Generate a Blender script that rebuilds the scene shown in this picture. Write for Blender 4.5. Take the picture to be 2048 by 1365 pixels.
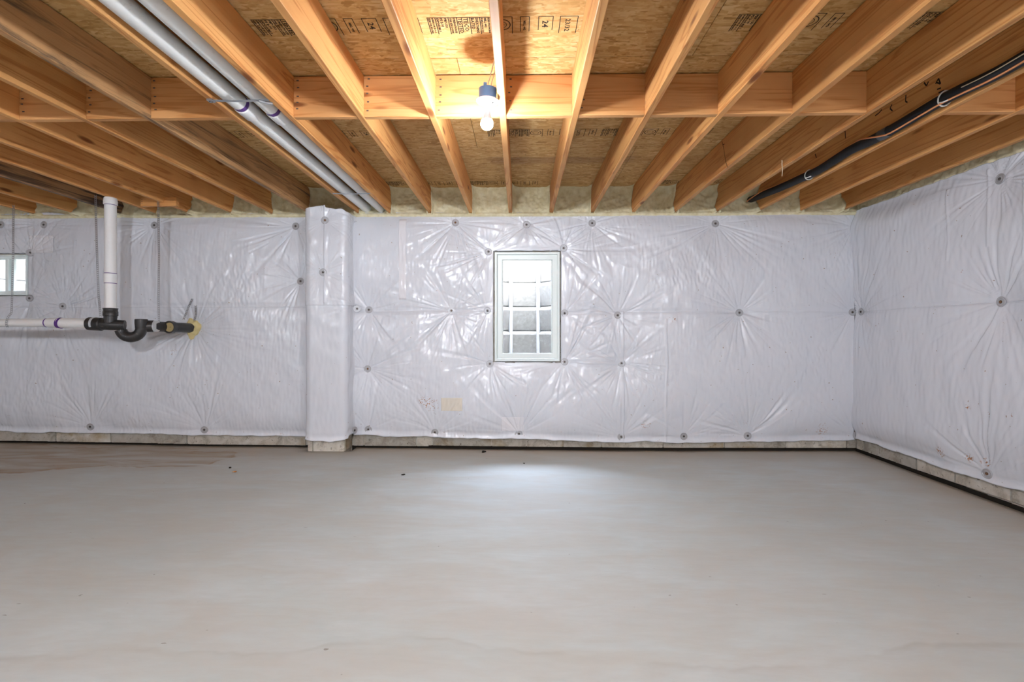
import bpy, bmesh, math, random
import numpy as np
from mathutils import Vector, Matrix

for o in list(bpy.data.objects):
    bpy.data.objects.remove(o)
scn = bpy.context.scene
COL = scn.collection
PI = math.pi
random.seed(7)

# ------------------------------------------------------------------ camera, world, exposure
FOC, YAW, HORIZON = 970.0, 0.0172, 673.0       # focal length in pixels of the 2048 wide frame
EYE = 1.125                                     # eye height above the slab
YW = 4.835                                      # face of the back wall insulation
XR = 3.30                                       # face of the right wall insulation
JB = EYE + 1.235                                # underside of the joists
JT = JB + 0.235                                 # underside of the subfloor
YB = 2.716                                      # front of the blocking line

cd = bpy.data.cameras.new('camera')
cam = bpy.data.objects.new('camera', cd)
COL.objects.link(cam)
cd.sensor_width = 36.0
cd.lens = FOC / 2048 * 36
cd.shift_y = -(682.5 - HORIZON) / 2048
cd.clip_start = 0.02
cam.location = (0, 0, EYE)
cam.rotation_euler = (PI / 2, 0, YAW)
scn.camera = cam

scn.view_settings.view_transform = 'Standard'
scn.view_settings.look = 'None'
scn.view_settings.gamma = 1
scn.view_settings.use_curve_mapping = False
scn.view_settings.exposure = 0.0

SKY_STRENGTH = 58.0
BULB_MAIN, BULB_FILL, BULB_REAR = 1550.0, 3600.0, 9100.0
w = bpy.data.worlds.new('sky')
scn.world = w
w.use_nodes = True
nt = w.node_tree
sky = nt.nodes.new('ShaderNodeTexSky')
sky.sky_type = 'NISHITA'
sky.sun_disc = False
sky.sun_elevation = math.radians(50)
sky.sun_rotation = math.radians(150)
bg = nt.nodes['Background']
bg.inputs['Strength'].default_value = SKY_STRENGTH
haze = nt.nodes.new('ShaderNodeHueSaturation')          # a pale hazy sky
haze.inputs['Saturation'].default_value = 0.52
nt.links.new(sky.outputs[0], haze.inputs['Color'])
nt.links.new(haze.outputs[0], bg.inputs['Color'])


def at(u, v, Y):
    """point of the room seen at pixel u, v on the plane y = Y"""
    X = math.tan(math.atan((u - 1024) / FOC) - YAW) * Y
    zc = -math.sin(YAW) * X + math.cos(YAW) * Y
    return Vector((X, Y, EYE + (HORIZON - v) * zc / FOC))


def at_x(u, v, X):
    """point of the room seen at pixel u, v on the plane x = X"""
    Y = X / math.tan(math.atan((u - 1024) / FOC) - YAW)
    return at(u, v, Y)


def at_z(u, v, Z):
    t = math.tan(math.atan((u - 1024) / FOC) - YAW)
    zc = FOC * (Z - EYE) / (HORIZON - v)
    Y = zc / (math.cos(YAW) - math.sin(YAW) * t)
    return Vector((t * Y, Y, Z))


# window openings (clear glass size is smaller), on the wall plane
W1 = (at(989, 600, YW).x, at(1120, 600, YW).x, at(1050, 723.5, YW).z, at(1050, 504, YW).z)
W2 = (at(-72, 550, YW).x, at(54, 550, YW).x, at(30, 591, YW).z, at(30, 509, YW).z)
for i, W in enumerate((W1, W2)):                # sky portals in the two window openings
    ld = bpy.data.lights.new('sky_portal', 'AREA')
    ld.shape = 'RECTANGLE'
    ld.size, ld.size_y = W[1] - W[0], W[3] - W[2]
    ld.cycles.is_portal = True
    lo = bpy.data.objects.new('sky_portal', ld)
    COL.objects.link(lo)
    lo.location = ((W[0] + W[1]) / 2, YW + 0.20, (W[2] + W[3]) / 2)
    lo.rotation_euler = (-PI / 2, 0, 0)


# ------------------------------------------------------------------ node helpers
class Mat:
    def __init__(s, name, rough=0.6, spec=0.5, metal=0.0):
        s.m = bpy.data.materials.new(name)
        s.m.use_nodes = True
        s.t = s.m.node_tree
        s.b = s.t.nodes['Principled BSDF']
        s.b.inputs['Roughness'].default_value = rough
        s.b.inputs['Specular IOR Level'].default_value = spec
        s.b.inputs['Metallic'].default_value = metal

    def n(s, typ, **kw):
        nd = s.t.nodes.new('ShaderNode' + typ)
        for k, v in kw.items():
            if k in nd.inputs:
                nd.inputs[k].default_value = v
            else:
                setattr(nd, k, v)
        return nd

    def l(s, a, b):
        s.t.links.new(a, b)

    def coord(s, scale=(1, 1, 1), kind='Object', rnd=0.0):
        tc = s.n('TexCoord')
        out = tc.outputs[kind]
        if rnd:
            oi = s.n('ObjectInfo')
            mu = s.n('Math', operation='MULTIPLY')
            s.l(oi.outputs['Random'], mu.inputs[0])
            mu.inputs[1].default_value = rnd
            ad = s.n('VectorMath', operation='ADD')
            s.l(out, ad.inputs[0])
            s.l(mu.outputs[0], ad.inputs[1])
            out = ad.outputs[0]
        mp = s.n('Mapping')
        mp.inputs['Scale'].default_value = scale
        s.l(out, mp.inputs['Vector'])
        return mp.outputs[0]

    def noise(s, vec, scale, detail=4, rough=0.55, dist=0.0):
        nd = s.n('TexNoise')
        nd.inputs['Scale'].default_value = scale
        nd.inputs['Detail'].default_value = detail
        nd.inputs['Roughness'].default_value = rough
        nd.inputs['Distortion'].default_value = dist
        s.l(vec, nd.inputs['Vector'])
        return nd.outputs[0]

    def ramp(s, fac, stops):
        nd = s.n('ValToRGB')
        e = nd.color_ramp.elements
        while len(e) < len(stops):
            e.new(0.5)
        for el, (p, c) in zip(e, stops):
            el.position = p
            el.color = (c, c, c, 1) if not hasattr(c, '__len__') else (*c[:3], 1)
        s.l(fac, nd.inputs[0])
        return nd.outputs[0]

    def mix(s, fac, a, b, mode='MIX'):
        nd = s.n('Mix', data_type='RGBA', blend_type=mode)
        for sock, val in ((nd.inputs[0], fac), (nd.inputs[6], a), (nd.inputs[7], b)):
            if hasattr(val, 'is_linked') or isinstance(val, bpy.types.NodeSocket):
                s.l(val, sock)
            elif hasattr(val, '__len__'):
                sock.default_value = (*val[:3], 1)
            else:
                sock.default_value = val
        return nd.outputs[2]

    def math(s, op, a, b=0.0):
        nd = s.n('Math', operation=op)
        for sock, val in ((nd.inputs[0], a), (nd.inputs[1], b)):
            if isinstance(val, bpy.types.NodeSocket):
                s.l(val, sock)
            else:
                sock.default_value = val
        return nd.outputs[0]

    def bump(s, h, strength, dist=0.01):
        nd = s.n('Bump')
        nd.inputs['Strength'].default_value = strength
        nd.inputs['Distance'].default_value = dist
        s.l(h, nd.inputs['Height'])
        s.l(nd.outputs[0], s.b.inputs['Normal'])

    def color(s, c):
        if isinstance(c, bpy.types.NodeSocket):
            s.l(c, s.b.inputs['Base Color'])
        else:
            s.b.inputs['Base Color'].default_value = (*c[:3], 1)
        return s


def plain(name, c, rough=0.5, spec=0.5, metal=0.0):
    return Mat(name, rough, spec, metal).color(c).m


def wood(name, light, mid, dark, stain=0.0):
    m = Mat(name, 0.62, 0.3)
    v = m.coord((1, 1, 1), rnd=37.0)
    mp = m.n('Mapping')
    mp.inputs['Scale'].default_value = (9, 0.45, 9)
    m.l(v, mp.inputs['Vector'])
    warp = m.noise(mp.outputs[0], 1.0, 3, 0.5, 0.6)
    mu = m.math('MULTIPLY', warp, 46.0)
    wv = m.math('SINE', mu)
    grain = m.ramp(wv, [(0.0, light), (0.45, light), (0.85, mid), (1.0, dark)])
    mp2 = m.n('Mapping')
    mp2.inputs['Scale'].default_value = (120, 2.0, 120)
    m.l(v, mp2.inputs['Vector'])
    fine = m.noise(mp2.outputs[0], 1.0, 3)
    col = m.mix(0.35, grain, m.ramp(fine, [(0.25, mid), (0.7, light)]))
    blot = m.noise(v, 1.6, 3)
    col = m.mix(m.ramp(blot, [(0.40, 0.0), (0.75, 0.55)]), col, dark)
    # knots
    mp3 = m.n('Mapping')
    mp3.inputs['Scale'].default_value = (5.0, 1.7, 7.0)
    m.l(v, mp3.inputs['Vector'])
    vo = m.n('TexVoronoi')
    vo.inputs['Scale'].default_value = 1.0
    m.l(mp3.outputs[0], vo.inputs['Vector'])
    kn = m.ramp(vo.outputs['Distance'], [(0.0, 1.0), (0.07, 0.85), (0.13, 0.0)])
    sel = m.n('SeparateColor')
    m.l(vo.outputs['Color'], sel.inputs[0])
    kn = m.math('MULTIPLY', kn, m.math('GREATER_THAN', sel.outputs[0], 0.52))
    col = m.mix(kn, col, (dark[0] * 0.42, dark[1] * 0.33, dark[2] * 0.28))
    # board to board variation
    oi = m.n('ObjectInfo')
    hs = m.n('HueSaturation')
    m.l(col, hs.inputs['Color'])
    m.l(m.math('ADD', m.math('MULTIPLY', oi.outputs['Random'], 0.26), 0.88), hs.inputs['Value'])
    hs.inputs['Saturation'].default_value = 1.0
    col = hs.outputs[0]
    if stain:
        mp4 = m.n('Mapping')
        mp4.inputs['Scale'].default_value = (8, 0.9, 14)
        m.l(v, mp4.inputs['Vector'])
        st = m.noise(mp4.outputs[0], 1.0, 6, 0.65, 1.5)
        col = m.mix(m.ramp(st, [(0.62 - 0.25 * stain, 0.0), (0.80 - 0.25 * stain, 0.92)]), col, (0.035, 0.03, 0.028))
    m.color(col)
    m.bump(wv, 0.10, 0.003)
    return m.m


WL, WM, WD = (0.74, 0.38, 0.132), (0.62, 0.27, 0.078), (0.46, 0.165, 0.043)
M_WOOD = wood('fir_lumber', WL, WM, WD)
M_WOOD_B = wood('fir_blocking', (0.70, 0.36, 0.14), (0.60, 0.27, 0.085), (0.46, 0.18, 0.05))
M_WOOD_S = wood('stained_lumber', (0.60, 0.34, 0.15), (0.48, 0.25, 0.10), (0.33, 0.16, 0.06), 0.46)
M_WOOD_K = wood('blackened_lumber', (0.50, 0.28, 0.13), (0.36, 0.18, 0.08), (0.2, 0.1, 0.05), 0.75)


def osb():
    m = Mat('strand_board', 0.75, 0.25)
    v = m.coord((1, 1, 1), rnd=13.0)
    acc = None
    for k, (ang, sc) in enumerate(((0.15, 1.0), (-0.35, 1.15), (0.75, 0.9), (-0.9, 1.05))):
        mp = m.n('Mapping')
        mp.inputs['Rotation'].default_value = (0, 0, ang)
        mp.inputs['Scale'].default_value = (14 * sc, 62 * sc, 1)
        mp.inputs['Location'].default_value = (k * 3.7, k * 1.9, 0)
        m.l(v, mp.inputs['Vector'])
        vo = m.n('TexVoronoi')
        vo.inputs['Scale'].default_value = 1.0
        m.l(mp.outputs[0], vo.inputs['Vector'])
        sc_ = m.n('SeparateColor')
        m.l(vo.outputs['Color'], sc_.inputs[0])
        acc = sc_.outputs[0] if acc is None else m.mix(m.ramp(m.noise(v, 9 + 3 * k, 2), [(0.46, 0.0), (0.54, 1.0)]), acc, sc_.outputs[0])
    col = m.ramp(acc, [(0.0, (0.38, 0.205, 0.06)), (0.25, (0.54, 0.32, 0.11)), (0.7, (0.63, 0.40, 0.165)), (1.0, (0.70, 0.49, 0.24))])
    mp = m.n('Mapping')
    mp.inputs['Scale'].default_value = (30, 110, 1)
    m.l(v, mp.inputs['Vector'])
    fl = m.noise(mp.outputs[0], 1.0, 3, 0.6)
    col = m.mix(m.ramp(fl, [(0.66, 0.0), (0.78, 0.6)]), col, (0.10, 0.04, 0.012))
    spk = m.noise(v, 55, 2)
    col = m.mix(m.ramp(spk, [(0.735, 0.0), (0.76, 0.85)]), col, (0.05, 0.02, 0.008))
    bl = m.noise(v, 2.2, 4)
    col = m.mix(m.ramp(bl, [(0.42, 0.0), (0.72, 0.5)]), col, (0.36, 0.19, 0.055))
    # old water stain across the boards near the rim
    ge = m.n('NewGeometry')
    sx = m.n('SeparateXYZ')
    m.l(ge.outputs['Position'], sx.inputs[0])
    wy = m.math('ADD', sx.outputs[1], m.math('MULTIPLY', m.noise(ge.outputs['Position'], 2.5, 4), 0.16))
    st = m.ramp(m.math('SUBTRACT', wy, 3.70), [(0.36, 0.0), (0.39, 0.55), (0.50, 0.45), (0.56, 0.0)])
    st = m.math('MULTIPLY', st, m.ramp(m.math('ADD', m.math('MULTIPLY', sx.outputs[0], 0.5), 0.5), [(0.34, 0.0), (0.40, 1.0), (0.95, 0.8), (1.0, 0.1)]))
    col = m.mix(st, col, (0.25, 0.13, 0.055))
    m.color(col)
    m.bump(acc, 0.35, 0.002)
    return m.m


M_OSB = osb()


def poly():
    m = Mat('white_poly_facing', 0.25, 0.55)
    v = m.coord()
    at_ = m.n('Attribute', attribute_name='dirt')
    base = m.mix(m.noise(v, 3.0, 3), (0.69, 0.705, 0.755), (0.735, 0.75, 0.79))
    # light crosswise pleats woven in the sheet
    mp = m.n('Mapping')
    mp.inputs['Scale'].default_value = (55, 55, 12)
    m.l(v, mp.inputs['Vector'])
    cr = m.noise(mp.outputs[0], 1.0, 4, 0.6, 0.8)
    fn = m.noise(v, 95, 2, 0.5)
    sp = m.noise(v, 38, 1)
    speck = m.ramp(sp, [(0.775, 0.0), (0.79, 0.75)])
    col = m.mix(speck, base, (0.33, 0.24, 0.17))
    rust = m.ramp(m.math('MULTIPLY', at_.outputs['Fac'], m.noise(v, 60, 3, 0.7)), [(0.30, 0.0), (0.46, 0.9)])
    col = m.mix(rust, col, (0.40, 0.17, 0.06))
    m.color(col)
    h = m.math('ADD', m.math('MULTIPLY', cr, 1.0), m.math('MULTIPLY', fn, 0.22))
    m.bump(h, 0.20, 0.004)
    m.b.inputs['Coat Weight'].default_value = 0.25
    m.b.inputs['Coat Roughness'].default_value = 0.15
    return m.m


M_POLY = poly()


def concrete():
    m = Mat('concrete_slab', 0.62, 0.35)
    g = m.n('NewGeometry')
    v = g.outputs['Position']
    big = m.noise(v, 0.55, 5, 0.55, 0.6)
    mp = m.n('Mapping')
    mp.inputs['Scale'].default_value = (1.2, 3.2, 1)
    mp.inputs['Rotation'].default_value = (0, 0, 0.35)
    m.l(v, mp.inputs['Vector'])
    tro = m.noise(mp.outputs[0], 1.6, 6, 0.6, 0.5)
    col = m.ramp(big, [(0.30, (0.455, 0.485, 0.47)), (0.52, (0.515, 0.55, 0.54)), (0.72, (0.565, 0.61, 0.615))])
    col = m.mix(m.ramp(tro, [(0.38, 0.55), (0.62, 0.0)]), col, (0.48, 0.455, 0.405))
    col = m.mix(m.ramp(tro, [(0.60, 0.0), (0.80, 0.35)]), col, (0.63, 0.63, 0.61))
    sx = m.n('SeparateXYZ')
    m.l(v, sx.inputs[0])
    X, Y = sx.outputs[0], sx.outputs[1]
    wob = m.math('MULTIPLY', m.math('SUBTRACT', m.noise(v, 1.3, 4), 0.5), 0.9)
    # tan dirt strip along the walls
    dy = m.math('ADD', m.math('SUBTRACT', YW, Y), m.math('MULTIPLY', wob, 0.45))
    strip = m.ramp(dy, [(0.0, 0.75), (0.16, 0.5), (0.60, 0.0)])
    dxr = m.math('ADD', m.math('SUBTRACT', XR, X), m.math('MULTIPLY', wob, 0.5))
    strip2 = m.ramp(dxr, [(0.0, 0.7), (0.20, 0.4), (0.75, 0.0)])
    col = m.mix(m.math('MAXIMUM', strip, strip2), col, (0.40, 0.31, 0.215))
    # brown water marks in the left back corner
    cx = m.math('MULTIPLY', m.math('ADD', X, 4.2), 0.40)
    cy = m.math('MULTIPLY', m.math('ADD', Y, -4.38), 1.25)
    rad = m.math('ADD', m.math('SQRT', m.math('ADD', m.math('MULTIPLY', cx, cx), m.math('MULTIPLY', cy, cy))),
                 m.math('MULTIPLY', wob, 1.5))
    wat = m.ramp(rad, [(0.0, 0.75), (0.46, 0.62), (0.53, 0.95), (0.56, 0.22), (1.0, 0.0)])
    mp5 = m.n('Mapping')
    mp5.inputs['Scale'].default_value = (0.7, 3.0, 1)
    mp5.inputs['Rotation'].default_value = (0, 0, 0.25)
    m.l(v, mp5.inputs['Vector'])
    streak = m.noise(mp5.outputs[0], 1.5, 5, 0.6, 1.2)
    wat = m.math('MULTIPLY', wat, m.ramp(streak, [(0.38, 0.08), (0.60, 1.0)]))
    col = m.mix(wat, col, (0.33, 0.215, 0.115))
    # tide line of an old puddle near the camera
    edge = m.math('ADD', m.math('ADD', m.math('MULTIPLY', m.math('SINE', m.math('MULTIPLY', X, 3.1)), 0.055), Y),
                  m.math('MULTIPLY', wob, 0.5))
    td = m.math('SUBTRACT', 1.72, edge)
    tide = m.ramp(m.math('ADD', m.math('MULTIPLY', td, 1.0), 0.5), [(0.485, 0.0), (0.503, 0.45), (0.53, 0.12), (0.8, 0.02)])
    tide = m.math('MULTIPLY', tide, m.ramp(m.noise(v, 2.3, 4), [(0.38, 0.1), (0.62, 1.0)]))
    col = m.mix(tide, col, (0.35, 0.325, 0.285))
    mp6 = m.n('Mapping')
    mp6.inputs['Scale'].default_value = (3.0, 14.0, 1)
    mp6.inputs['Rotation'].default_value = (0, 0, 0.6)
    m.l(v, mp6.inputs['Vector'])
    col = m.mix(m.ramp(m.noise(mp6.outputs[0], 2.0, 5, 0.65, 0.4), [(0.36, 0.16), (0.62, 0.0)]), col, (0.38, 0.36, 0.33))
    mp7 = m.n('Mapping')
    mp7.inputs['Scale'].default_value = (16, 42, 1)
    mp7.inputs['Rotation'].default_value = (0, 0, 0.5)
    m.l(v, mp7.inputs['Vector'])
    col = m.mix(m.ramp(m.noise(mp7.outputs[0], 1.0, 2, 0.5), [(0.755, 0.0), (0.775, 0.75)]), col, (0.20, 0.17, 0.14))
    pit = m.noise(v, 26, 2, 0.5)
    col = m.mix(m.ramp(pit, [(0.785, 0.0), (0.80, 0.85)]), col, (0.13, 0.10, 0.08))
    m.color(col)
    m.bump(m.math('ADD', m.math('MULTIPLY', tro, 0.6), m.math('MULTIPLY', m.noise(v, 120, 3), 0.25)), 0.06, 0.01)
    return m.m


M_FLOOR = concrete()


def block_mat():
    m = Mat('concrete_block', 0.9, 0.2)
    v = m.coord((1, 1, 1), rnd=19.0)
    a = m.noise(v, 9, 5, 0.65, 0.6)
    col = m.ramp(a, [(0.30, (0.34, 0.30, 0.24)), (0.50, (0.57, 0.52, 0.44)), (0.75, (0.68, 0.65, 0.59))])
    b = m.noise(v, 24, 4, 0.7, 1.0)
    col = m.mix(m.ramp(b, [(0.60, 0.0), (0.68, 0.8)]), col, (0.15, 0.125, 0.095))
    c = m.noise(v, 4, 3)
    col = m.mix(m.ramp(c, [(0.55, 0.0), (0.68, 0.6)]), col, (0.36, 0.25, 0.11))
    oi = m.n('ObjectInfo')
    hs = m.n('HueSaturation')
    m.l(col, hs.inputs['Color'])
    m.l(m.math('ADD', m.math('MULTIPLY', oi.outputs['Random'], 0.4), 0.72), hs.inputs['Value'])
    m.color(hs.outputs[0])
    m.bump(m.noise(v, 90, 4, 0.7), 0.6, 0.004)
    return m.m


M_BLOCK = block_mat()


def foam_mat():
    m = Mat('spray_foam', 0.8, 0.25)
    v = m.coord(kind='Object')
    a = m.noise(v, 16, 4)
    m.color(m.ramp(a, [(0.3, (0.64, 0.55, 0.32)), (0.7, (0.80, 0.74, 0.53))]))
    m.bump(m.noise(v, 42, 3, 0.6, 0.4), 0.5, 0.008)
    return m.m


M_FOAM = foam_mat()


def pvc_mat(name, c1, c2, dirt):
    m = Mat(name, 0.38, 0.5)
    v = m.coord()
    col = m.mix(m.noise(v, 2.5, 3), c1, c2)
    d = m.noise(v, 34, 5, 0.7)
    col = m.mix(m.ramp(d, [(0.60, 0.0), (0.75, dirt)]), col, (0.25, 0.20, 0.14))
    m.color(col)
    return m.m


M_PVC = pvc_mat('white_pvc', (0.83, 0.81, 0.78), (0.86, 0.85, 0.84), 0.10)
M_PVC_D = pvc_mat('dusty_pvc', (0.76, 0.745, 0.71), (0.84, 0.83, 0.80), 0.35)
M_ABS = pvc_mat('black_abs', (0.022, 0.021, 0.022), (0.035, 0.032, 0.03), 0.5)
M_PURPLE = plain('purple_primer', (0.10, 0.03, 0.22), 0.5)
M_STEEL = plain('galvanised_steel', (0.42, 0.43, 0.45), 0.30, 0.5, 0.8)
M_WASHER = plain('washer_steel', (0.46, 0.46, 0.48), 0.42, 0.5, 0.4)
M_NAIL = plain('nail_steel', (0.10, 0.085, 0.075), 0.5, 0.4, 0.3)
M_RUST = plain('rusty_nail', (0.20, 0.11, 0.06), 0.6, 0.3, 0.2)
M_VINYL = plain('white_vinyl', (0.86, 0.925, 0.905), 0.35, 0.5)
M_BOX = plain('blue_plastic_box', (0.09, 0.20, 0.40), 0.42)
M_PORC = plain('white_lampholder', (0.80, 0.81, 0.84), 0.3)
M_BLACKF = plain('black_foam_sleeve', (0.012, 0.012, 0.014), 0.62, 0.3)
M_COPPER = plain('copper_tube', (0.83, 0.36, 0.16), 0.32, 0.5, 0.9)
M_CABLE = plain('tan_cable', (0.62, 0.52, 0.36), 0.5)
M_TIE = plain('white_nylon', (0.80, 0.79, 0.76), 0.45)
M_INK = plain('black_ink', (0.035, 0.025, 0.018), 0.85, 0.1)
M_DARK = plain('dark_soil', (0.022, 0.018, 0.014), 0.95, 0.1)
M_TAPE = plain('clear_tape', (0.80, 0.79, 0.82), 0.2, 0.6)
M_TAPE_B = plain('beige_tape', (0.74, 0.68, 0.58), 0.35, 0.5)
M_GRAVEL = plain('gravel', (0.36, 0.34, 0.31), 0.9)


def well_mat():
    m = Mat('window_well_liner', 0.55, 0.4)
    v = m.coord()
    a = m.noise(v, 22, 5, 0.75)
    m.color(m.ramp(a, [(0.35, (0.085, 0.078, 0.068)), (0.6, (0.125, 0.117, 0.108)), (0.75, (0.21, 0.21, 0.21))]))
    return m.m


M_WELL = well_mat()
M_RIB = plain('white_ladder_rail', (0.25, 0.25, 0.255), 0.4)


def glass_mat():
    m = Mat('dusty_window_glass', 0.05)
    t = m.t
    tr = m.n('BsdfTransparent')
    tr.inputs[0].default_value = (0.95, 0.97, 0.97, 1)
    gl = m.n('BsdfGlossy')
    gl.inputs['Roughness'].default_value = 0.03
    df = m.n('BsdfTranslucent')
    df.inputs[0].default_value = (0.8, 0.82, 0.84, 1)
    v = m.coord()
    spots = m.ramp(m.noise(v, 130, 2, 0.6), [(0.60, 0.01), (0.72, 0.14)])
    ms = m.n('MixShader')
    m.l(spots, ms.inputs[0])
    m.l(tr.outputs[0], ms.inputs[1])
    m.l(df.outputs[0], ms.inputs[2])
    lw = m.n('LayerWeight')
    lw.inputs[0].default_value = 0.12
    ms2 = m.n('MixShader')
    m.l(lw.outputs['Fresnel'], ms2.inputs[0])
    m.l(ms.outputs[0], ms2.inputs[1])
    m.l(gl.outputs[0], ms2.inputs[2])
    m.l(ms2.outputs[0], t.nodes['Material Output'].inputs[0])
    return m.m


M_GLASS = glass_mat()


def bulb_mat(name, e):
    m = Mat(name, 0.3)
    m.color((0.9, 0.9, 0.9))
    m.b.inputs['Emission Color'].default_value = (0.86, 0.91, 1.0, 1)
    m.b.inputs['Emission Strength'].default_value = e
    return m.m


M_BULB = bulb_mat('lit_bulb', BULB_MAIN)
M_BULB_FILL = bulb_mat('fill_bulb', BULB_FILL)  # for the two unseen bulbs added as fill light
M_BULB_R = bulb_mat('lit_bulb_rear', BULB_REAR)


# ------------------------------------------------------------------ object helpers
def link(name, me, mat=None, parent=None, smooth=False, kind=None):
    o = bpy.data.objects.new(name, me)
    COL.objects.link(o)
    if mat is not None and not me.materials:
        me.materials.append(mat)
    if smooth:
        me.polygons.foreach_set('use_smooth', np.ones(len(me.polygons), bool))
    if parent is not None:
        o.parent = parent
    if kind:
        o['kind'] = kind
    return o


def tag(o, label, cat, group=None):
    o['label'] = label
    o['category'] = cat
    if group:
        o['group'] = group
    return o


def empty(name, loc=(0, 0, 0), rot=(0, 0, 0)):
    o = bpy.data.objects.new(name, None)
    COL.objects.link(o)
    o.empty_display_size = 0.05
    o.location = loc
    o.rotation_euler = rot
    return o


class G:
    """collects simple shapes into one mesh"""
    def __init__(s):
        s.v, s.f = [], []

    def add(s, vs, fs):
        n = len(s.v)
        s.v += [tuple(p) for p in vs]
        s.f += [tuple(i + n for i in f) for f in fs]
        return s

    def box(s, x0, x1, y0, y1, z0, z1):
        return s.add([(x0, y0, z0), (x1, y0, z0), (x1, y1, z0), (x0, y1, z0), (x0, y0, z1), (x1, y0, z1), (x1, y1, z1), (x0, y1, z1)],
                     [(0, 3, 2, 1), (4, 5, 6, 7), (0, 1, 5, 4), (1, 2, 6, 5), (2, 3, 7, 6), (3, 0, 4, 7)])

    def cbox(s, x0, x1, y0, y1, z0, z1, c):
        """box with its four edges along y chamfered"""
        p = [(x0 + c, z0), (x1 - c, z0), (x1, z0 + c), (x1, z1 - c), (x1 - c, z1), (x0 + c, z1), (x0, z1 - c), (x0, z0 + c)]
        vs = [(x, y0, z) for x, z in p] + [(x, y1, z) for x, z in p]
        fs = [tuple(range(8)), tuple(range(15, 7, -1))] + [(i, i + 8, (i + 1) % 8 + 8, (i + 1) % 8) for i in range(8)]
        return s.add(vs, fs)

    def tube(s, pts, r, n=12, cap=True):
        pts = [Vector(p) for p in pts]
        rs = r if hasattr(r, '__len__') else [r] * len(pts)
        ref = Vector((0, 0, 1))
        if abs((pts[-1] - pts[0]).normalized().z) > 0.9:
            ref = Vector((0, 1, 0))
        rings = []
        for i, p in enumerate(pts):
            d = (pts[min(i + 1, len(pts) - 1)] - pts[max(i - 1, 0)]).normalized()
            a = d.cross(ref)
            if a.length < 1e-4:
                a = d.cross(Vector((1, 0, 0)))
            a.normalize()
            b = d.cross(a)
            rings.append([p + (a * math.cos(t) + b * math.sin(t)) * rs[i] for t in (2 * PI * k / n for k in range(n))])
        vs = [q for rg in rings for q in rg]
        fs = [(i * n + k, i * n + (k + 1) % n, (i + 1) * n + (k + 1) % n, (i + 1) * n + k) for i in range(len(pts) - 1) for k in range(n)]
        if cap:
            fs += [tuple(range(n - 1, -1, -1)), tuple((len(pts) - 1) * n + k for k in range(n))]
        return s.add(vs, fs)

    def lathe(s, prof, n=24, axis='z'):
        """profile of (radius, height) spun round an axis"""
        vs, fs = [], []
        for r, h in prof:
            for k in range(n):
                a = 2 * PI * k / n
                q = (r * math.cos(a), r * math.sin(a), h)
                vs.append(q if axis == 'z' else (q[0], -q[2], q[1]))
        for i in range(len(prof) - 1):
            for k in range(n):
                fs.append((i * n + k, i * n + (k + 1) % n, (i + 1) * n + (k + 1) % n, (i + 1) * n + k))
        fs += [tuple(range(n - 1, -1, -1)), tuple((len(prof) - 1) * n + k for k in range(n))]
        return s.add(vs, fs)

    def mesh(s, name):
        me = bpy.data.meshes.new(name)
        me.from_pydata(s.v, [], s.f)
        me.update()
        bm = bmesh.new()
        bm.from_mesh(me)
        bmesh.ops.recalc_face_normals(bm, faces=bm.faces)
        bm.to_mesh(me)
        bm.free()
        return me

    def obj(s, name, mat, parent=None, smooth=False, kind=None):
        o = link(name, s.mesh(name), mat, parent, False, kind)
        if smooth:
            shade(o.data)
        return o


def shade(me, ang=0.6):
    bm = bmesh.new()
    bm.from_mesh(me)
    for f in bm.faces:
        f.smooth = True
    for e in bm.edges:
        if len(e.link_faces) == 2 and e.calc_face_angle(0) > ang:
            e.smooth = False
    bm.to_mesh(me)
    bm.free()


def grid_mesh(name, P, keep=None, skirt=None, dirt=None):
    """P: (n, m, 3) array of points; keep: (n-1, m-1) mask; skirt: vector added to make closed edges"""
    n, m = P.shape[:2]
    idx = np.arange(n * m).reshape(n, m)
    q = np.stack([idx[:-1, :-1], idx[1:, :-1], idx[1:, 1:], idx[:-1, 1:]], -1)
    q = q.reshape(-1, 4) if keep is None else q[keep]
    verts = P.reshape(-1, 3)
    nd = 0
    if skirt is not None:
        e = np.concatenate([q[:, [0, 1]], q[:, [1, 2]], q[:, [2, 3]], q[:, [3, 0]]])
        key = e.min(1).astype(np.int64) * (n * m) + e.max(1)
        u, inv, cnt = np.unique(key, return_inverse=True, return_counts=True)
        be = e[cnt[inv] == 1]
        bv = np.unique(be)
        remap = np.full(n * m, -1)
        remap[bv] = np.arange(len(bv)) + n * m
        verts = np.concatenate([verts, verts[bv] * np.array(skirt[1]) + np.array(skirt[0])])
        q = np.concatenate([q, np.stack([be[:, 1], be[:, 0], remap[be[:, 0]], remap[be[:, 1]]], -1)])
        nd = len(bv)
    used = np.unique(q)
    rm = np.full(len(verts), -1)
    rm[used] = np.arange(len(used))
    q = rm[q]
    vv = verts[used]
    me = bpy.data.meshes.new(name)
    me.vertices.add(len(vv))
    me.vertices.foreach_set('co', vv.astype(np.float32).ravel())
    me.loops.add(q.size)
    me.loops.foreach_set('vertex_index', q.astype(np.int32).ravel())
    me.polygons.add(len(q))
    me.polygons.foreach_set('loop_start', np.arange(0, q.size, 4, dtype=np.int32))
    me.polygons.foreach_set('use_smooth', np.ones(len(q), bool))
    me.update(calc_edges=True)
    if dirt is not None:
        dd = np.concatenate([dirt.ravel(), np.zeros(nd)])[used]
        a = me.attributes.new('dirt', 'FLOAT', 'POINT')
        a.data.foreach_set('value', dd.astype(np.float32))
    return me


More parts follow.
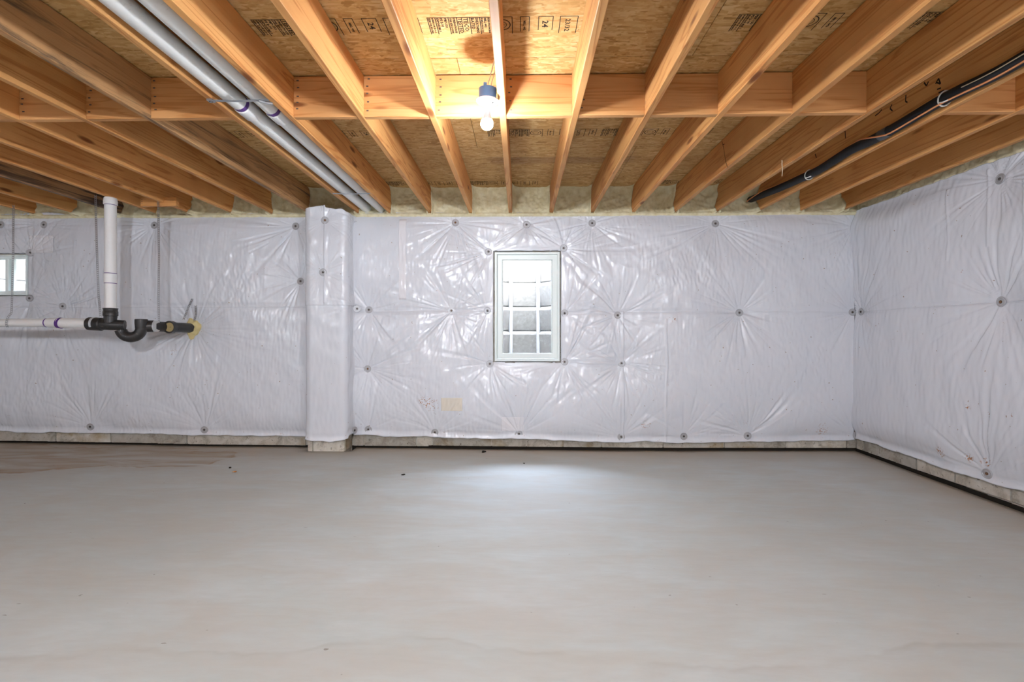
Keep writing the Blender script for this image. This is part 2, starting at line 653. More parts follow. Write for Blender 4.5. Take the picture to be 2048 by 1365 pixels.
def waves(U, V, rng, n, lo, hi, su=1.0, sv=1.0):
    """smooth random field, wavelengths lo..hi"""
    out = np.zeros_like(U)
    for _ in range(n):
        lam = math.exp(rng.uniform(math.log(lo), math.log(hi)))
        a = rng.uniform(0, 2 * PI)
        k = 2 * PI / lam
        out += np.cos(k * (math.cos(a) * U * su + math.sin(a) * V * sv) + rng.uniform(0, 2 * PI))
    return out / math.sqrt(n)


# ------------------------------------------------------------------ structure: floor
def floor_z(X, Y):
    """the slab is not level: it rises towards the left, dips a little at the right"""
    back = np.interp(X, [-9, -5.3, -4.2, -3.2, -2.2, -1.0, 0.0, 1.3, 3.4],
                     [0.055, 0.046, 0.033, 0.016, 0.010, 0.004, -0.006, -0.011, -0.004])
    t = np.clip((X - 1.8) / 1.5, 0, 1)
    dip = -0.018 * t * t * np.clip((YW - Y), 0, 3)
    return back * np.clip((Y - 0.0) / YW, 0, 1) + dip


gx = np.linspace(-8.6, XR - 0.005, 160)
gy = np.linspace(-4.2, YW + 0.004, 120)
Xg, Yg = np.meshgrid(gx, gy, indexing='ij')
rng = np.random.default_rng(3)
Zg = floor_z(Xg, Yg) + 0.0012 * waves(Xg, Yg, rng, 12, 0.5, 2.0)
# the slab is cut round the pilaster
PILX0, PILX1, PILY = -2.062, -1.698, 4.665
keep = ~((0.25 * (Xg[:-1, :-1] + Xg[1:, :-1] + Xg[1:, 1:] + Xg[:-1, 1:]) > PILX0 - 0.02) &
         (0.25 * (Xg[:-1, :-1] + Xg[1:, :-1] + Xg[1:, 1:] + Xg[:-1, 1:]) < PILX1 + 0.03) &
         (0.5 * (Yg[:-1, :-1] + Yg[1:, 1:]) > PILY - 0.012))
floor = link('floor', grid_mesh('floor', np.stack([Xg, Yg, Zg], -1), keep, ((0, 0, -0.2), (1, 1, 0))), M_FLOOR, kind='structure')
G().box(-8.8, XR + 0.3, -4.4, YW + 0.4, -0.16, -0.10).obj('perimeter_drain', M_DARK, floor)

# ------------------------------------------------------------------ structure: walls
JOINT = 0.014
WT = 0.24                                        # wall thickness behind the blankets
BF = YW + 0.035                                  # block face of the back wall
cut = []


def wall_mesh_holes(x0, x1, y0, y1, z0, z1, holes):
    g = G()
    holes = sorted(holes)
    cur = x0
    for hx0, hx1, hz0, hz1 in holes:
        g.box(cur, hx0, y0, y1, z0, z1)
        g.box(hx0, hx1, y0, y1, z0, hz0)
        g.box(hx0, hx1, y0, y1, hz1, z1)
        cur = hx1
    g.box(cur, x1, y0, y1, z0, z1)
    return g


wall_back = wall_mesh_holes(-8.6, XR + 0.3, BF + 0.012, BF + WT, -0.15, JT + 0.05, [W1, W2]).obj('wall_back', M_BLOCK, kind='structure')
wall_right = G().box(XR + 0.047, XR + 0.3, -4.3, YW + 0.4, -0.15, JT + 0.05).obj('wall_right', M_BLOCK, kind='structure')
wall_left = G().box(-8.75, -8.5, -4.3, YW + 0.4, -0.15, JT + 0.05).obj('wall_left', M_POLY, kind='structure')
wall_front = G().box(-8.6, XR + 0.3, -4.35, -4.1, -0.15, JT + 0.05).obj('wall_front', M_POLY, kind='structure')


def block(name, x0, x1, y0, y1, z0, z1, parent, mat=M_BLOCK):
    g = G()
    hx, hy, hz = (x1 - x0) / 2, (y1 - y0) / 2, (z1 - z0) / 2
    g.cbox(-hx, hx, -hy, hy, -hz, hz, 0.004)
    o = g.obj(name, mat, parent)
    o.location = ((x0 + x1) / 2, (y0 + y1) / 2, (z0 + z1) / 2)
    return o


# bottom course of blocks: joints read off the photograph along the wall foot
pil_l, pil_r = PILX0, PILX1
jx = [-60, 112, 222, 374, 612]
xs = [at(u, 890, BF).x for u in jx]
xs = [xs[0] - 0.4 * k for k in (6, 5, 4, 3, 2, 1)] + xs
for a, b in zip(xs[:-1], xs[1:]):
    block('block', a + JOINT / 2, b - JOINT / 2, BF, BF + 0.03, -0.02 + 0.03, 0.185, wall_back)
jx = [706, 728, 833, 864, 983, 1053, 1126, 1203, 1326, 1448, 1571, 1693, 1712]
xs = [at(u, 890, BF).x for u in jx]
xs[-1] = XR + 0.03
for a, b in zip(xs[:-1], xs[1:]):
    block('block', a + JOINT / 2, b - JOINT / 2, BF, BF + 0.03, 0.012, 0.185, wall_back)
ys = [YW + 0.03, at_x(1727.5, 890, XR + 0.03).y, at_x(1832.7, 940, XR + 0.03).y, at_x(1910, 960, XR + 0.03).y, at_x(2022, 1000, XR + 0.03).y]
ys += [ys[-1] - 0.40 * k for k in range(1, 10)]
for a, b in zip(ys[:-1], ys[1:]):
    block('block', XR + 0.03, XR + 0.05, b + JOINT / 2, a - JOINT / 2, 0.0, 0.20, wall_right)

g = G()
xs = np.linspace(-8.4, PILX0, 40)
for a, b in zip(xs[:-1], xs[1:]):
    g.box(a, b, BF - 0.003, BF + 0.012, -0.12, float(floor_z(np.array([a]), np.array([YW]))[0]) + 0.010)
xs = np.linspace(PILX1, XR + 0.03, 40)
for a, b in zip(xs[:-1], xs[1:]):
    g.box(a, b, BF - 0.003, BF + 0.012, -0.12, float(floor_z(np.array([a]), np.array([YW]))[0]) + (0.022 if a > -1.0 else 0.013))
g.obj('footing_joint', M_DARK, wall_back)
g = G()
ys = np.linspace(0.0, YW + 0.03, 30)
for a, b in zip(ys[:-1], ys[1:]):
    g.box(XR + 0.027, XR + 0.04, a, b, -0.2, float(floor_z(np.array([XR]), np.array([a]))[0]) + 0.020)
g.obj('footing_joint', M_DARK, wall_right)
pil = G().box(PILX0 + 0.012, PILX1 - 0.012, PILY + 0.012, BF + 0.02, -0.15, JB - 0.02).obj('wall_pilaster', M_BLOCK, kind='structure')
sp = at(626, 890, PILY).x
for a, b in ((PILX0, sp), (sp, PILX1)):
    block('block', a + 0.004, b - 0.004, PILY, PILY + 0.03, 0.008, 0.20, pil)
block('block', PILX1 - 0.03, PILX1, PILY + 0.034, BF - 0.004, 0.008, 0.20, pil)

# ------------------------------------------------------------------ insulation blankets
BW = {  # washers on the back wall: pixel -> label
    (3, 450): 'steel washer cut by the left frame edge, high above the slider window',
    (89, 450): 'steel washer near the wall top, between slider window and white riser pipe',
    (62, 506): 'tilted steel washer at the top right corner of the slider window',
    (61, 597): 'steel washer at the bottom right corner of the slider window',
    (126, 613): 'steel washer between slider window and riser pipe, above the purple-ringed pipe',
    (310, 451): 'steel washer half hidden behind the strap hung from the scrap block',
    (592, 453): 'steel washer at wall top just left of the pilaster',
    (602, 563): 'steel washer left of the pilaster at half window height',
    (182, 854): 'steel washer on the bottom hem below the black tee fitting',
    (409, 860): 'steel washer on the bottom hem below the pipe wall entry',
    (738, 620): 'small washer on the middle seam just right of the pilaster',
    (736, 738): 'washer with rusty nail right of the pilaster below the middle seam',
    (737, 859): 'washer on the bottom hem right beside the pilaster foot',
    (911, 446): 'washer with rusty nail in the top row left of the window',
    (1053, 450): 'washer in the top row centred over the escape window',
    (1184, 447): 'washer in the top row just right of the escape window',
    (977, 504): 'washer at the top left corner of the escape window',
    (1127, 497): 'washer at the top right corner of the escape window',
    (903, 622): 'washer on the middle seam between pilaster and escape window',
    (975, 622): 'small washer touching the left side of the escape window',
    (1129, 627): 'washer touching the right side of the escape window',
    (980, 728): 'washer at the bottom left corner of the escape window',
    (1129, 724): 'washer at the bottom right corner of the escape window',
    (1235, 631): 'washer at the top of the lapped sheet edge right of the window',
    (1243, 727): 'washer halfway down the lapped sheet edge right of the window',
    (870, 865): 'bottom hem washer below the beige tape patch',
    (1038, 868): 'bottom hem washer below the escape window',
    (1242, 874): 'bottom hem washer at the foot of the lapped sheet edge',
    (1430, 448): 'top row washer midway between window and right corner',
    (1709, 453): 'top washer in the right room corner',
    (1478, 626): 'middle seam washer alone in the right half of the back wall',
    (1704, 625): 'left one of two side by side washers in the right corner',
    (1367, 873): 'bottom hem washer, first right of the lapped sheet edge',
    (1495, 872): 'bottom hem washer, second right of the lapped sheet edge',
    (1712, 871): 'bottom washer folded into the right room corner',
}
RW = {
    (1722, 624): 'right one of two side by side washers in the right corner',
    (2003, 358): 'washer high on the right wall under the foam',
    (2004, 604): 'large washer on the middle seam of the right wall',
    (1976, 948): 'washer with rusty nail on the right wall hem above the blocks',
}
PW = {
    (650, 441): 'top washer on the pilaster front under the loose flap',
    (646, 545): 'washer in the middle of the upper pilaster wrap',
}
PS = {
    (712, 450): 'top washer in the fold right of the pilaster',
    (714, 618): 'dark washer on the middle seam in the fold right of the pilaster',
    (709, 861): 'bottom washer on the right flank of the pilaster',
}


def radial_field(U, V, ws, seed, amp=0.0140, reach=0.27):
    rng = np.random.default_rng(seed)
    d = np.zeros_like(U)
    for (a, b) in ws:
        du, dv = U - a, V - b
        r = np.hypot(du, dv)
        sel = r < 1.1
        rr, th = r[sel], np.arctan2(dv[sel], du[sel])
        acc = np.zeros_like(rr)
        tw = rng.uniform(-1.0, 1.0)
        for _ in range(20):
            k = rng.integers(6, 54)
            acc += np.cos(k * (th + 0.22 * tw * rr) + rng.uniform(0, 2 * PI) + 0.7 * np.sin(rr * rng.uniform(4, 14))) / k ** 0.45
        lob = 0.7 + 0.3 * np.cos(rng.integers(1, 4) * th + rng.uniform(0, 2 * PI))
        ln = reach * rng.uniform(0.75, 1.3)
        # ridge the folds
        acc = 0.55 * acc + 0.45 * (0.8 - 1.6 * np.abs(acc) ** 0.8)
        d[sel] += amp * acc * lob * (rr ** 2 / (rr ** 2 + 0.0064)) * np.exp(-rr / ln) * 1.08
    return d


def pillow(U, V, ws, amp=0.060, R=0.25):
    p = np.ones_like(U)
    for (a, b) in ws:
        p *= 1 - np.exp(-(((U - a) ** 2 + (V - b) ** 2) / R ** 2) ** 0.8)
    return amp * p


ws_back = [(at(u, v, YW).x, at(u, v, YW).z) for (u, v) in list(BW) + [(390, 656)]]
ws_right = [(at_x(u, v, XR).y, at_x(u, v, XR).z) for (u, v) in RW] + [(1.6, 2.0), (1.6, 1.4), (1.9, 0.2), (0.4, 1.4)]
SEAM = at(1300, 623.5, YW).z
SEAM_L = at(300, 612, YW).z


def d_back(U, V):
    rng = np.random.default_rng(11)
    rf = radial_field(U, V, ws_back, 5)
    pl = pillow(U, V, ws_back)
    # distance to the windows
    f = np.ones_like(U)
    for W in (W1, W2):
        dx = np.maximum(np.maximum(W[0] - U, U - W[1]), 0)
        dz = np.maximum(np.maximum(W[2] - V, V - W[3]), 0)
        f *= 1 - np.exp(-(np.hypot(dx, dz) / 0.10) ** 2)
    zb = np.interp(U, ZBX, ZBZ)
    e = np.clip(V - zb, 0, None)
    f2 = (1 - np.exp(-(e / 0.13) ** 2))
    et = np.clip(2.362 - V, 0, None)
    f3 = (1 - np.exp(-(et / 0.10) ** 2))
    d = pl * f * f2 * f3
    d += 0.0028 * waves(U, V, rng, 26, 0.18, 0.8) * f * f3
    patchy = np.clip(waves(U, V, rng, 12, 0.5, 1.4), 0, 1.5)
    d += 0.0009 * patchy * waves(U, V, rng, 50, 0.024, 0.07, 1.0, 0.4) * f
    d += 0.0011 * waves(U, V, rng, 60, 0.028, 0.13, 1.0, 0.35) * (0.25 + 0.75 * np.clip(f, 0, 1))
    d += rf * (0.25 + 0.75 * np.clip(f2, 0, 1)) * (0.3 + 0.7 * f)
    # hem: pinched line with a flared lip under it
    d += 0.010 * np.exp(-(e / 0.022) ** 2) - 0.004 * np.exp(-((e - 0.055) / 0.02) ** 2)
    # the seam pulls in
    d -= 0.007 * np.exp(-((V - np.where(U < -1.7, SEAM_L, SEAM)) / 0.022) ** 2) * f
    # inner corner beside the right wall and the pilaster
    # vertical fold ridges
    xf = at(1330, 800, YW).x + 0.006 * np.sin(V * 9)
    d += 0.008 * np.exp(-((U - xf) / 0.008) ** 2) * (V < SEAM - 0.08)
    return d


_zb = [(-200, 860), (0, 862), (30, 865), (200, 866.5), (300, 868), (400, 871), (500, 872), (610, 873), (730, 869.5), (760, 871), (800, 874), (850, 873),
       (900, 876), (990, 878.5), (1040, 877), (1100, 880), (1170, 883), (1250, 885), (1290, 883), (1350, 887), (1450, 885), (1560, 883), (1712, 881)]
ZBX = [at(u, v, YW).x for u, v in _zb]
ZBZ = [at(u, v, YW).z for u, v in _zb]
_zt = [(-200, 431), (0, 430), (40, 428), (80, 424), (130, 429), (300, 431), (500, 428), (610, 427), (720, 426), (900, 427), (1040, 425.5), (1200, 427),
       (1400, 428), (1600, 428), (1690, 424), (1712, 422)]
ZTX = [at(u, v, YW).x for u, v in _zt]
ZTZ = [at(u, v, YW).z for u, v in _zt]


def dirt_back(U, V, rng):
    d = np.zeros_like(U)
    for (u, v, s) in ((352, 704, 0.06), (865, 808, 0.13), (848, 800, 0.05), (700, 828, 0.03), (1290, 850, 0.10), (1490, 845, 0.05), (1640, 860, 0.12), (1665, 510, 0.03),
                      (1345, 642, 0.05), (1325, 600, 0.02), (560, 876, 0.1)):
        p = at(u, v, YW)
        d += np.exp(-((U - p.x) ** 2 + (V - p.z) ** 2) / (s * s))
    d *= 0.85 * (rng.random(U.shape) > 0.6)
    return np.clip(d, 0, 1)


def back_sheet(name, x0, x1, lo, hi, off, step=0.0075):
    nx = max(2, int((x1 - x0) / step))
    nz = int((2.37 - 0.15) * (1 if (lo is None and hi is None) else 0.55) / step)
    xs = np.linspace(x0, x1, nx)
    rg = np.random.default_rng(abs(hash(name)) % 1000 if False else len(name) + nx)
    rag = 0.004 * waves(xs, xs * 0, rg, 8, 0.1, 0.6)
    zl = (np.interp(xs, ZBX, ZBZ) + rag) if lo is None else np.full(nx, lo) + 0.3 * rag
    zh = (np.interp(xs, ZTX, ZTZ) + rag) if hi is None else np.full(nx, hi) + 0.3 * rag
    t = np.linspace(0, 1, nz)
    U = np.repeat(xs[:, None], nz, 1)
    V = zl[:, None] + t[None, :] * (zh - zl)[:, None]
    D = d_back(U, V) + off
    rg2 = np.random.default_rng(nx)
    dirt = dirt_back(U, V, rg2)
    keep = np.ones((nx - 1, nz - 1), bool)
    uc, vc = 0.25 * (U[:-1, :-1] + U[1:, 1:] + U[1:, :-1] + U[:-1, 1:]), 0.25 * (V[:-1, :-1] + V[1:, 1:] + V[1:, :-1] + V[:-1, 1:])
    for W in (W1, W2):
        keep &= ~((uc > W[0] - 0.012) & (uc < W[1] + 0.012) & (vc > W[2] - 0.010) & (vc < W[3] + 0.012))
    P = np.stack([U, YW - D, V], -1)
    return link(name, grid_mesh(name, P, keep, ((0, YW + 0.034, 0), (1, 0, 1)), dirt), M_POLY)


XPL, XPR = PILX0 - 0.02, PILX1 + 0.03
XLAP = at(1247, 800, YW).x
tag(back_sheet('insulation_blanket', -8.4, XPL, SEAM_L - 0.02, None, 0.004), 'upper white insulation blanket left of the pilaster, behind the riser pipe', 'insulation')
tag(back_sheet('insulation_blanket', -8.4, XPL, None, SEAM_L, 0.0), 'lower white insulation blanket left of the pilaster, below the drain run', 'insulation')
tag(back_sheet('insulation_blanket', XPR, XR - 0.014, SEAM - 0.012, None, 0.004), 'upper white insulation blanket around the escape window, reaching the right corner', 'insulation')
tag(back_sheet('insulation_blanket', XPR, XLAP, None, SEAM, 0.009), 'lower white blanket between pilaster and lapped edge, under the escape window', 'insulation')
tag(back_sheet('insulation_blanket', XLAP - 0.03, XR - 0.014, None, SEAM, 0.0), 'lower white blanket of the back wall, from lapped edge to right corner', 'insulation')

# right wall blankets
_rb = [(1716, 878), (1760, 893), (1800, 906), (1840, 920), (1880, 934), (1905, 943), (1950, 956), (2000, 973), (2048, 984)]
_rt = [(1714, 421), (1740, 411), (1790, 395), (1850, 372), (1900, 355), (1960, 334), (2000, 318), (2048, 303)]
RBY = [at_x(u, v, XR).y for u, v in _rb][::-1]
RBZ = [at_x(u, v, XR).z for u, v in _rb][::-1]
RTY = [at_x(u, v, XR).y for u, v in _rt][::-1]
RTZ = [at_x(u, v, XR).z for u, v in _rt][::-1]


def d_right(U, V):
    rng = np.random.default_rng(23)
    e = np.clip(V - np.interp(U, RBY, RBZ), 0, None)
    et = np.clip(np.interp(U, RTY, RTZ) - V, 0, None)
    f2, f3 = 1 - np.exp(-(e / 0.13) ** 2), 1 - np.exp(-(et / 0.12) ** 2)
    d = pillow(U, V, ws_right) * f2 * f3
    d += 0.004 * waves(U, V, rng, 24, 0.2, 0.8) * f3
    d += 0.0011 * waves(U, V, rng, 46, 0.035, 0.15, 1.0, 0.32)
    d += radial_field(U, V, ws_right, 9) * (0.3 + 0.7 * f2)
    d += 0.010 * np.exp(-(e / 0.022) ** 2) - 0.004 * np.exp(-((e - 0.055) / 0.02) ** 2)
    d -= 0.007 * np.exp(-((V - SEAM) / 0.022) ** 2)
    for yy, zz0 in ((3.75, 1.7), (3.45, 1.75), (3.2, 1.6)):
        d += 0.006 * np.exp(-((U - yy - 0.02 * np.sin(V * 6)) / 0.008) ** 2) * (V > zz0) * (V < zz0 + 0.55)
    return d


def right_sheet(name, lo, hi, off, step=0.0075):
    y0, y1 = 0.2, YW - 0.010
    ny = int((y1 - y0) / step)
    nz = int(1.25 / step)
    ys = np.linspace(y0, y1, ny)
    rg = np.random.default_rng(ny + (lo is None))
    rag = 0.005 * waves(ys, ys * 0, rg, 8, 0.1, 0.6)
    zl = (np.interp(ys, RBY, RBZ) + rag) if lo is None else np.full(ny, lo) + 0.3 * rag
    zh = (np.interp(ys, RTY, RTZ) + rag) if hi is None else np.full(ny, hi) + 0.3 * rag
    t = np.linspace(0, 1, nz)
    U = np.repeat(ys[:, None], nz, 1)
    V = zl[:, None] + t[None, :] * (zh - zl)[:, None]
    D = d_right(U, V) + off
    dirt = np.zeros_like(U)
    for (u, v, s) in ((1888, 905, 0.06), (1974, 925, 0.06), (1940, 915, 0.05), (1992, 830, 0.03), (2040, 830, 0.02), (1938, 542, 0.018), (1950, 815, 0.03)):
        p = at_x(u, v, XR)
        dirt += np.exp(-((U - p.y) ** 2 + (V - p.z) ** 2) / (s * s))
    dirt = np.clip(dirt * (np.random.default_rng(2).random(U.shape) > 0.4), 0, 1)
    P = np.stack([XR - D, U, V], -1)[::-1]
    return link(name, grid_mesh(name, P, None, ((XR + 0.034, 0, 0), (0, 1, 1)), dirt[::-1]), M_POLY)


tag(right_sheet('insulation_blanket', SEAM - 0.012, None, 0.004), 'upper white insulation blanket on the right wall, under the foam strip', 'insulation')
tag(right_sheet('insulation_blanket', None, SEAM, 0.0), 'lower white insulation blanket on the right wall, above the bare blocks', 'insulation')

# pilaster wrap: plan path left flank, front, right flank, inner corner
PF = PILY - 0.035                                 # front of the wrap
pl_l, pl_r = at(608, 700, PF).x, at(694, 700, PF).x


def pil_path(n):
    pts = [(pl_l - 0.004, YW - 0.01), (pl_l, PF + 0.06), (pl_l + 0.012, PF + 0.015), (pl_l + 0.05, PF), (pl_r - 0.05, PF),
           (pl_r - 0.012, PF + 0.015), (pl_r, PF + 0.05), (pl_r + 0.004, YW - 0.035), (pl_r + 0.02, YW - 0.012), (XPR + 0.02, YW - 0.012)]
    pts = np.array(pts)
    seg = np.r_[0, np.cumsum(np.hypot(*np.diff(pts, axis=0).T))]
    s = np.linspace(0, seg[-1], n)
    x, y = np.interp(s, seg, pts[:, 0]), np.interp(s, seg, pts[:, 1])
    k = np.ones(7) / 7
    xs_ = np.convolve(np.pad(x, 3, 'edge'), k, 'valid')
    ys_ = np.convolve(np.pad(y, 3, 'edge'), k, 'valid')
    return s, xs_, ys_, seg


def pil_sheet(name, lo, hi, off):
    n, nz = 130, 160
    s, px_, py_, seg = pil_path(n)
    tx, ty = np.gradient(px_), np.gradient(py_)
    ln = np.hypot(tx, ty)
    nx_, ny_ = ty / ln, -tx / ln                     # outward (towards the room) on the front: -y
    flip = np.sign(-ny_[n // 2])
    nx_, ny_ = nx_ * flip, ny_ * flip
    s0 = seg[3] - pl_l - 0.05                        # so that front x = s - s0
    fr = np.clip((s - seg[2]) / (seg[5] - seg[2]), 0, 1)
    if lo is None:
        vv = np.interp(fr, [0, 0.3, 0.6, 0.85, 1], [880.5, 882, 883.5, 882, 878])
        zl = np.array([at(650, q, PF).z for q in vv]) + 0.003 * np.sin(s * 40)
        zl = np.where(s > seg[5] + 0.02, zl + 0.02, zl)
    else:
        zl = np.full(n, lo)
    if hi is None:
        vv = np.interp(fr, [0, 0.45, 0.5, 0.52, 0.62, 0.75, 0.9, 1], [417, 411.5, 411, 416, 417, 419, 418, 424])
        zh = np.array([at(650, q, PF).z for q in vv])
    else:
        zh = np.full(n, hi)
    t = np.linspace(0, 1, nz)
    S = np.repeat(s[:, None], nz, 1)
    V = zl[:, None] + t[None, :] * (zh - zl)[:, None]
    ws = [(at(u, v, PF).x + s0, at(u, v, PF).z) for (u, v) in PW]
    ws += [(seg[8], at(712, 450, YW).z), (seg[8], at(714, 618, YW).z)]
    rng = np.random.default_rng(31)
    fl = np.clip(np.minimum(S - seg[2], seg[6] - S) / 0.06, 0, 1)
    D = pillow(S, V, ws, 0.012, 0.12) * fl + radial_field(S, V, ws, 13, 0.0065, 0.18)
    D += 0.0022 * waves(S, V, rng, 20, 0.12, 0.6) + 0.0008 * waves(S, V, rng, 30, 0.04, 0.15, 1.0, 0.4)
    if hi is None:                                   # overlap slit of the two wrap edges under the top washer
        sl = at(649, 500, PF).x + s0
        w_ = np.clip((V - (hi or 0) - SEAM_L) / 0.02, 0, 1)
        D += 0.010 * (np.clip(1 - (S - sl) / 0.04, 0, 1)) * (S >= sl) * w_
    # folds in the inner corner
    D += 0.006 * np.sin(V * 14 + 1.5) * np.exp(-((S - seg[8]) / 0.03) ** 2)
    e = np.clip(V - zl[:, None], 0, None)
    if lo is None:
        D += 0.008 * np.exp(-(e / 0.02) ** 2) - 0.003 * np.exp(-((e - 0.05) / 0.02) ** 2)
    D += off
    P = np.stack([px_[:, None] + nx_[:, None] * D, py_[:, None] + ny_[:, None] * D, V], -1)
    me = grid_mesh(name, P, None, None, np.zeros_like(S))
    o = link(name, me, M_POLY)
    sol = o.modifiers.new('thickness', 'SOLIDIFY')
    sol.thickness = 0.003
    sol.offset = 0
    return o


tag(pil_sheet('insulation_blanket', SEAM_L - 0.01, None, 0.005), 'upper white wrap of the pilaster with a loose flap on top', 'insulation')
tag(pil_sheet('insulation_blanket', None, SEAM_L, 0.0), 'lower white wrap of the pilaster above its two foot blocks', 'insulation')

# ------------------------------------------------------------------ washers
pl_me = G().lathe([(0.0365, 0.0), (0.0365, 0.002), (0.034, 0.0042), (0.030, 0.0042), (0.028, 0.0022), (0.020, 0.0022), (0.018, 0.0038), (0.013, 0.0038), (0.011, 0.0015), (0.0, 0.0015)], 28, 'y').mesh('plate')
shade(pl_me, 0.5)
na_me = G().lathe([(0.010, 0.0), (0.010, 0.0055), (0.008, 0.0075), (0.0, 0.008)], 12, 'y').mesh('nail')
shade(na_me, 0.7)


def washer(loc, rot, label, rusty=False, tilt=(0, 0)):
    t = empty('insulation_washer', loc, (tilt[0], 0, rot + tilt[1]))
    tag(t, label, 'washer', 'washers pinning the insulation')
    p = link('plate', pl_me, M_WASHER, t)
    q = link('nail', na_me, M_NAIL, t)
    if rusty:
        q.material_slots[0].link = 'OBJECT'
        q.material_slots[0].material = M_RUST
    return t


rr = random.Random(4)
for (u, v), lab in BW.items():
    p = at(u, v, YW)
    d = float(d_back(np.array([p.x]), np.array([p.z]))[0])
    p.y = YW - d - 0.009
    washer(p, 0, lab, 'rusty' in lab, (rr.uniform(-0.1, 0.1), 0.5 if 'tilted' in lab else rr.uniform(-0.1, 0.1)))
for (u, v), lab in RW.items():
    p = at_x(u, v, XR)
    d = float(d_right(np.array([p.y]), np.array([p.z]))[0])
    p.x = XR - d - 0.010
    washer(p, -PI / 2, lab, 'rusty' in lab or 'large' in lab, (rr.uniform(-0.1, 0.1), rr.uniform(-0.1, 0.1)))
for (u, v), lab in PW.items():
    p = at(u, v, PF - 0.012)
    washer(p, 0, lab, 'top' in lab, (0.05, 0.08))
for (u, v), lab in PS.items():
    if v > 800:
        p = at_x(u, v, pl_r + 0.016)
        washer(p, PI / 2, lab, False, (0, -0.5))
    else:
        p = at(u, v, YW - 0.035)
        washer(p, 0, lab, False, (0.0, 0.35))


# tape patches lying on the blankets
def patch(u0, v0, u1, v1, mat, label):
    a, b = at(u0, v0, YW), at(u1, v1, YW)
    xs, zs = np.linspace(a.x, b.x, 40), np.linspace(b.z, a.z, 40)
    U, V = np.meshgrid(xs, zs, indexing='ij')
    D = d_back(U, V) + 0.004 + (0.0045 if True else 0)
    P = np.stack([U, YW - D - 0.0025, V], -1)
    o = link('tape_patch', grid_mesh('tape_patch', P, None, ((0, 0.0028, 0), (1, 1, 1))), mat)
    return tag(o, label, 'tape')


patch(884, 795, 926, 821, M_TAPE_B, 'beige tape patch on the lower blanket left of the window')
patch(62, 472, 112, 507, M_TAPE, 'white tape patch right of the slider window')
patch(801, 441, 815, 600, M_TAPE, 'long upright tape strip between pilaster and window')
patch(1003, 834, 1048, 862, M_TAPE, 'white tape patch on the hem below the escape window')

# ------------------------------------------------------------------ ceiling: strand board panels
ceiling = G().box(-8.7, XR + 0.3, -4.4, YW + 0.4, JT + 0.030, JT + 0.12).obj('ceiling', M_OSB, kind='structure')
S1 = at_z(870, 118, JT).y
S2 = S1 + 1.2192
rows = [S1 - 1.2192 * 3, S1 - 1.2192 * 2, S1 - 1.2192, S1, S2, S2 + 1.2192]


def stamp_mesh():
    """inked grade stamp: framed columns of small lettering, read along y"""
    g = G()
    parts = []
    words = [('TECO', 0.022), ('TESTED', 0.020), ('EXPOSURE 1', 0.011), ('SIZED FOR SPACING', 0.0085), ('24', 0.030), ('RATED', 0.016),
             ('SHEATHING', 0.013), ('PS 2-10', 0.012), ('PRP-133', 0.012), ('SUBFLOOR 24 O.C.', 0.008), ('THIS SIDE DOWN', 0.010), ('STRENGTH AXIS', 0.010), ('23/32', 0.024), ('MILL 442', 0.011)]
    cache = {}
    dg = bpy.context.evaluated_depsgraph_get()
    for t, s in words:
        cu = bpy.data.curves.new('t', 'FONT')
        cu.body = t
        cu.size = s * 1.35
        cu.resolution_u = 1
        cu.offset = 0.0007
        ob = bpy.data.objects.new('t', cu)
        me = bpy.data.meshes.new_from_object(ob)
        vs = [v.co.copy() for v in me.vertices]
        fs = [tuple(p.vertices) for p in me.polygons]
        cache[t] = (vs, fs, max(v.x for v in vs))
        bpy.data.objects.remove(ob)
        bpy.data.curves.remove(cu)
        bpy.data.meshes.remove(me)
    x = 0.0

    def put(t, x, y0=0.006):
        vs, fs, ln = cache[t]
        k = min(1.25, 0.112 / ln)
        # glyph right -> +y, glyph up -> +x
        g.add([(x + v.y, y0 + v.x * k, 0) for v in vs], [tuple(f) for f in fs])

    def rule(x0, x1, y0, y1):
        g.add([(x0, y0, 0), (x1, y0, 0), (x1, y1, 0), (x0, y1, 0)], [(0, 3, 2, 1)])

    def frame(x0, x1, y0, y1, t=0.0036):
        rule(x0, x1, y0, y0 + t)
        rule(x0, x0 + t, y0, y1)
        rule(x1 - t, x1, y0, y1)
    lay = [['SIZED FOR SPACING', 'SUBFLOOR 24 O.C.'], ['EXPOSURE 1', 'PS 2-10', 'PRP-133'], ['THIS SIDE DOWN', 'STRENGTH AXIS'], ['TESTED', 'TECO'],
           ['RATED', 'SHEATHING'], ['SUBFLOOR 24 O.C.', 'MILL 442', 'SIZED FOR SPACING']]
    for col in lay:
        x0 = x
        x += 0.007
        for t in col:
            put(t, x)
            h = max(v.y for v in cache[t][0])
            x += h + 0.006
        rule(x0, x0 + 0.004, 0, 0.125)
    rule(0, x, 0, 0.004)
    # round emblem in a box
    frame(x, x + 0.10, 0, 0.125)
    n = 28
    for r0, r1 in ((0.036, 0.041), (0.020, 0.023)):
        ring = [(x + 0.05 + r * math.cos(2 * PI * k / n), 0.058 + r * math.sin(2 * PI * k / n), 0) for r in (r0, r1) for k in range(n)]
        g.add(ring, [(k, (k + 1) % n, n + (k + 1) % n, n + k) for k in range(n)])
    x += 0.135
    frame(x, x + 0.045, 0.0, 0.11)
    put('MILL 442', x + 0.016, 0.03)
    x += 0.085
    frame(x, x + 0.07, 0.0, 0.10)
    put('24', x + 0.02, 0.03)
    x += 0.10
    frame(x, x + 0.085, 0.0, 0.125)
    put('23/32', x + 0.028, 0.02)
    x += 0.115
    frame(x, x + 0.05, 0.0, 0.115)
    put('PRP-133', x + 0.018, 0.02)
    return g.mesh('printed_stamp'), x + 0.07


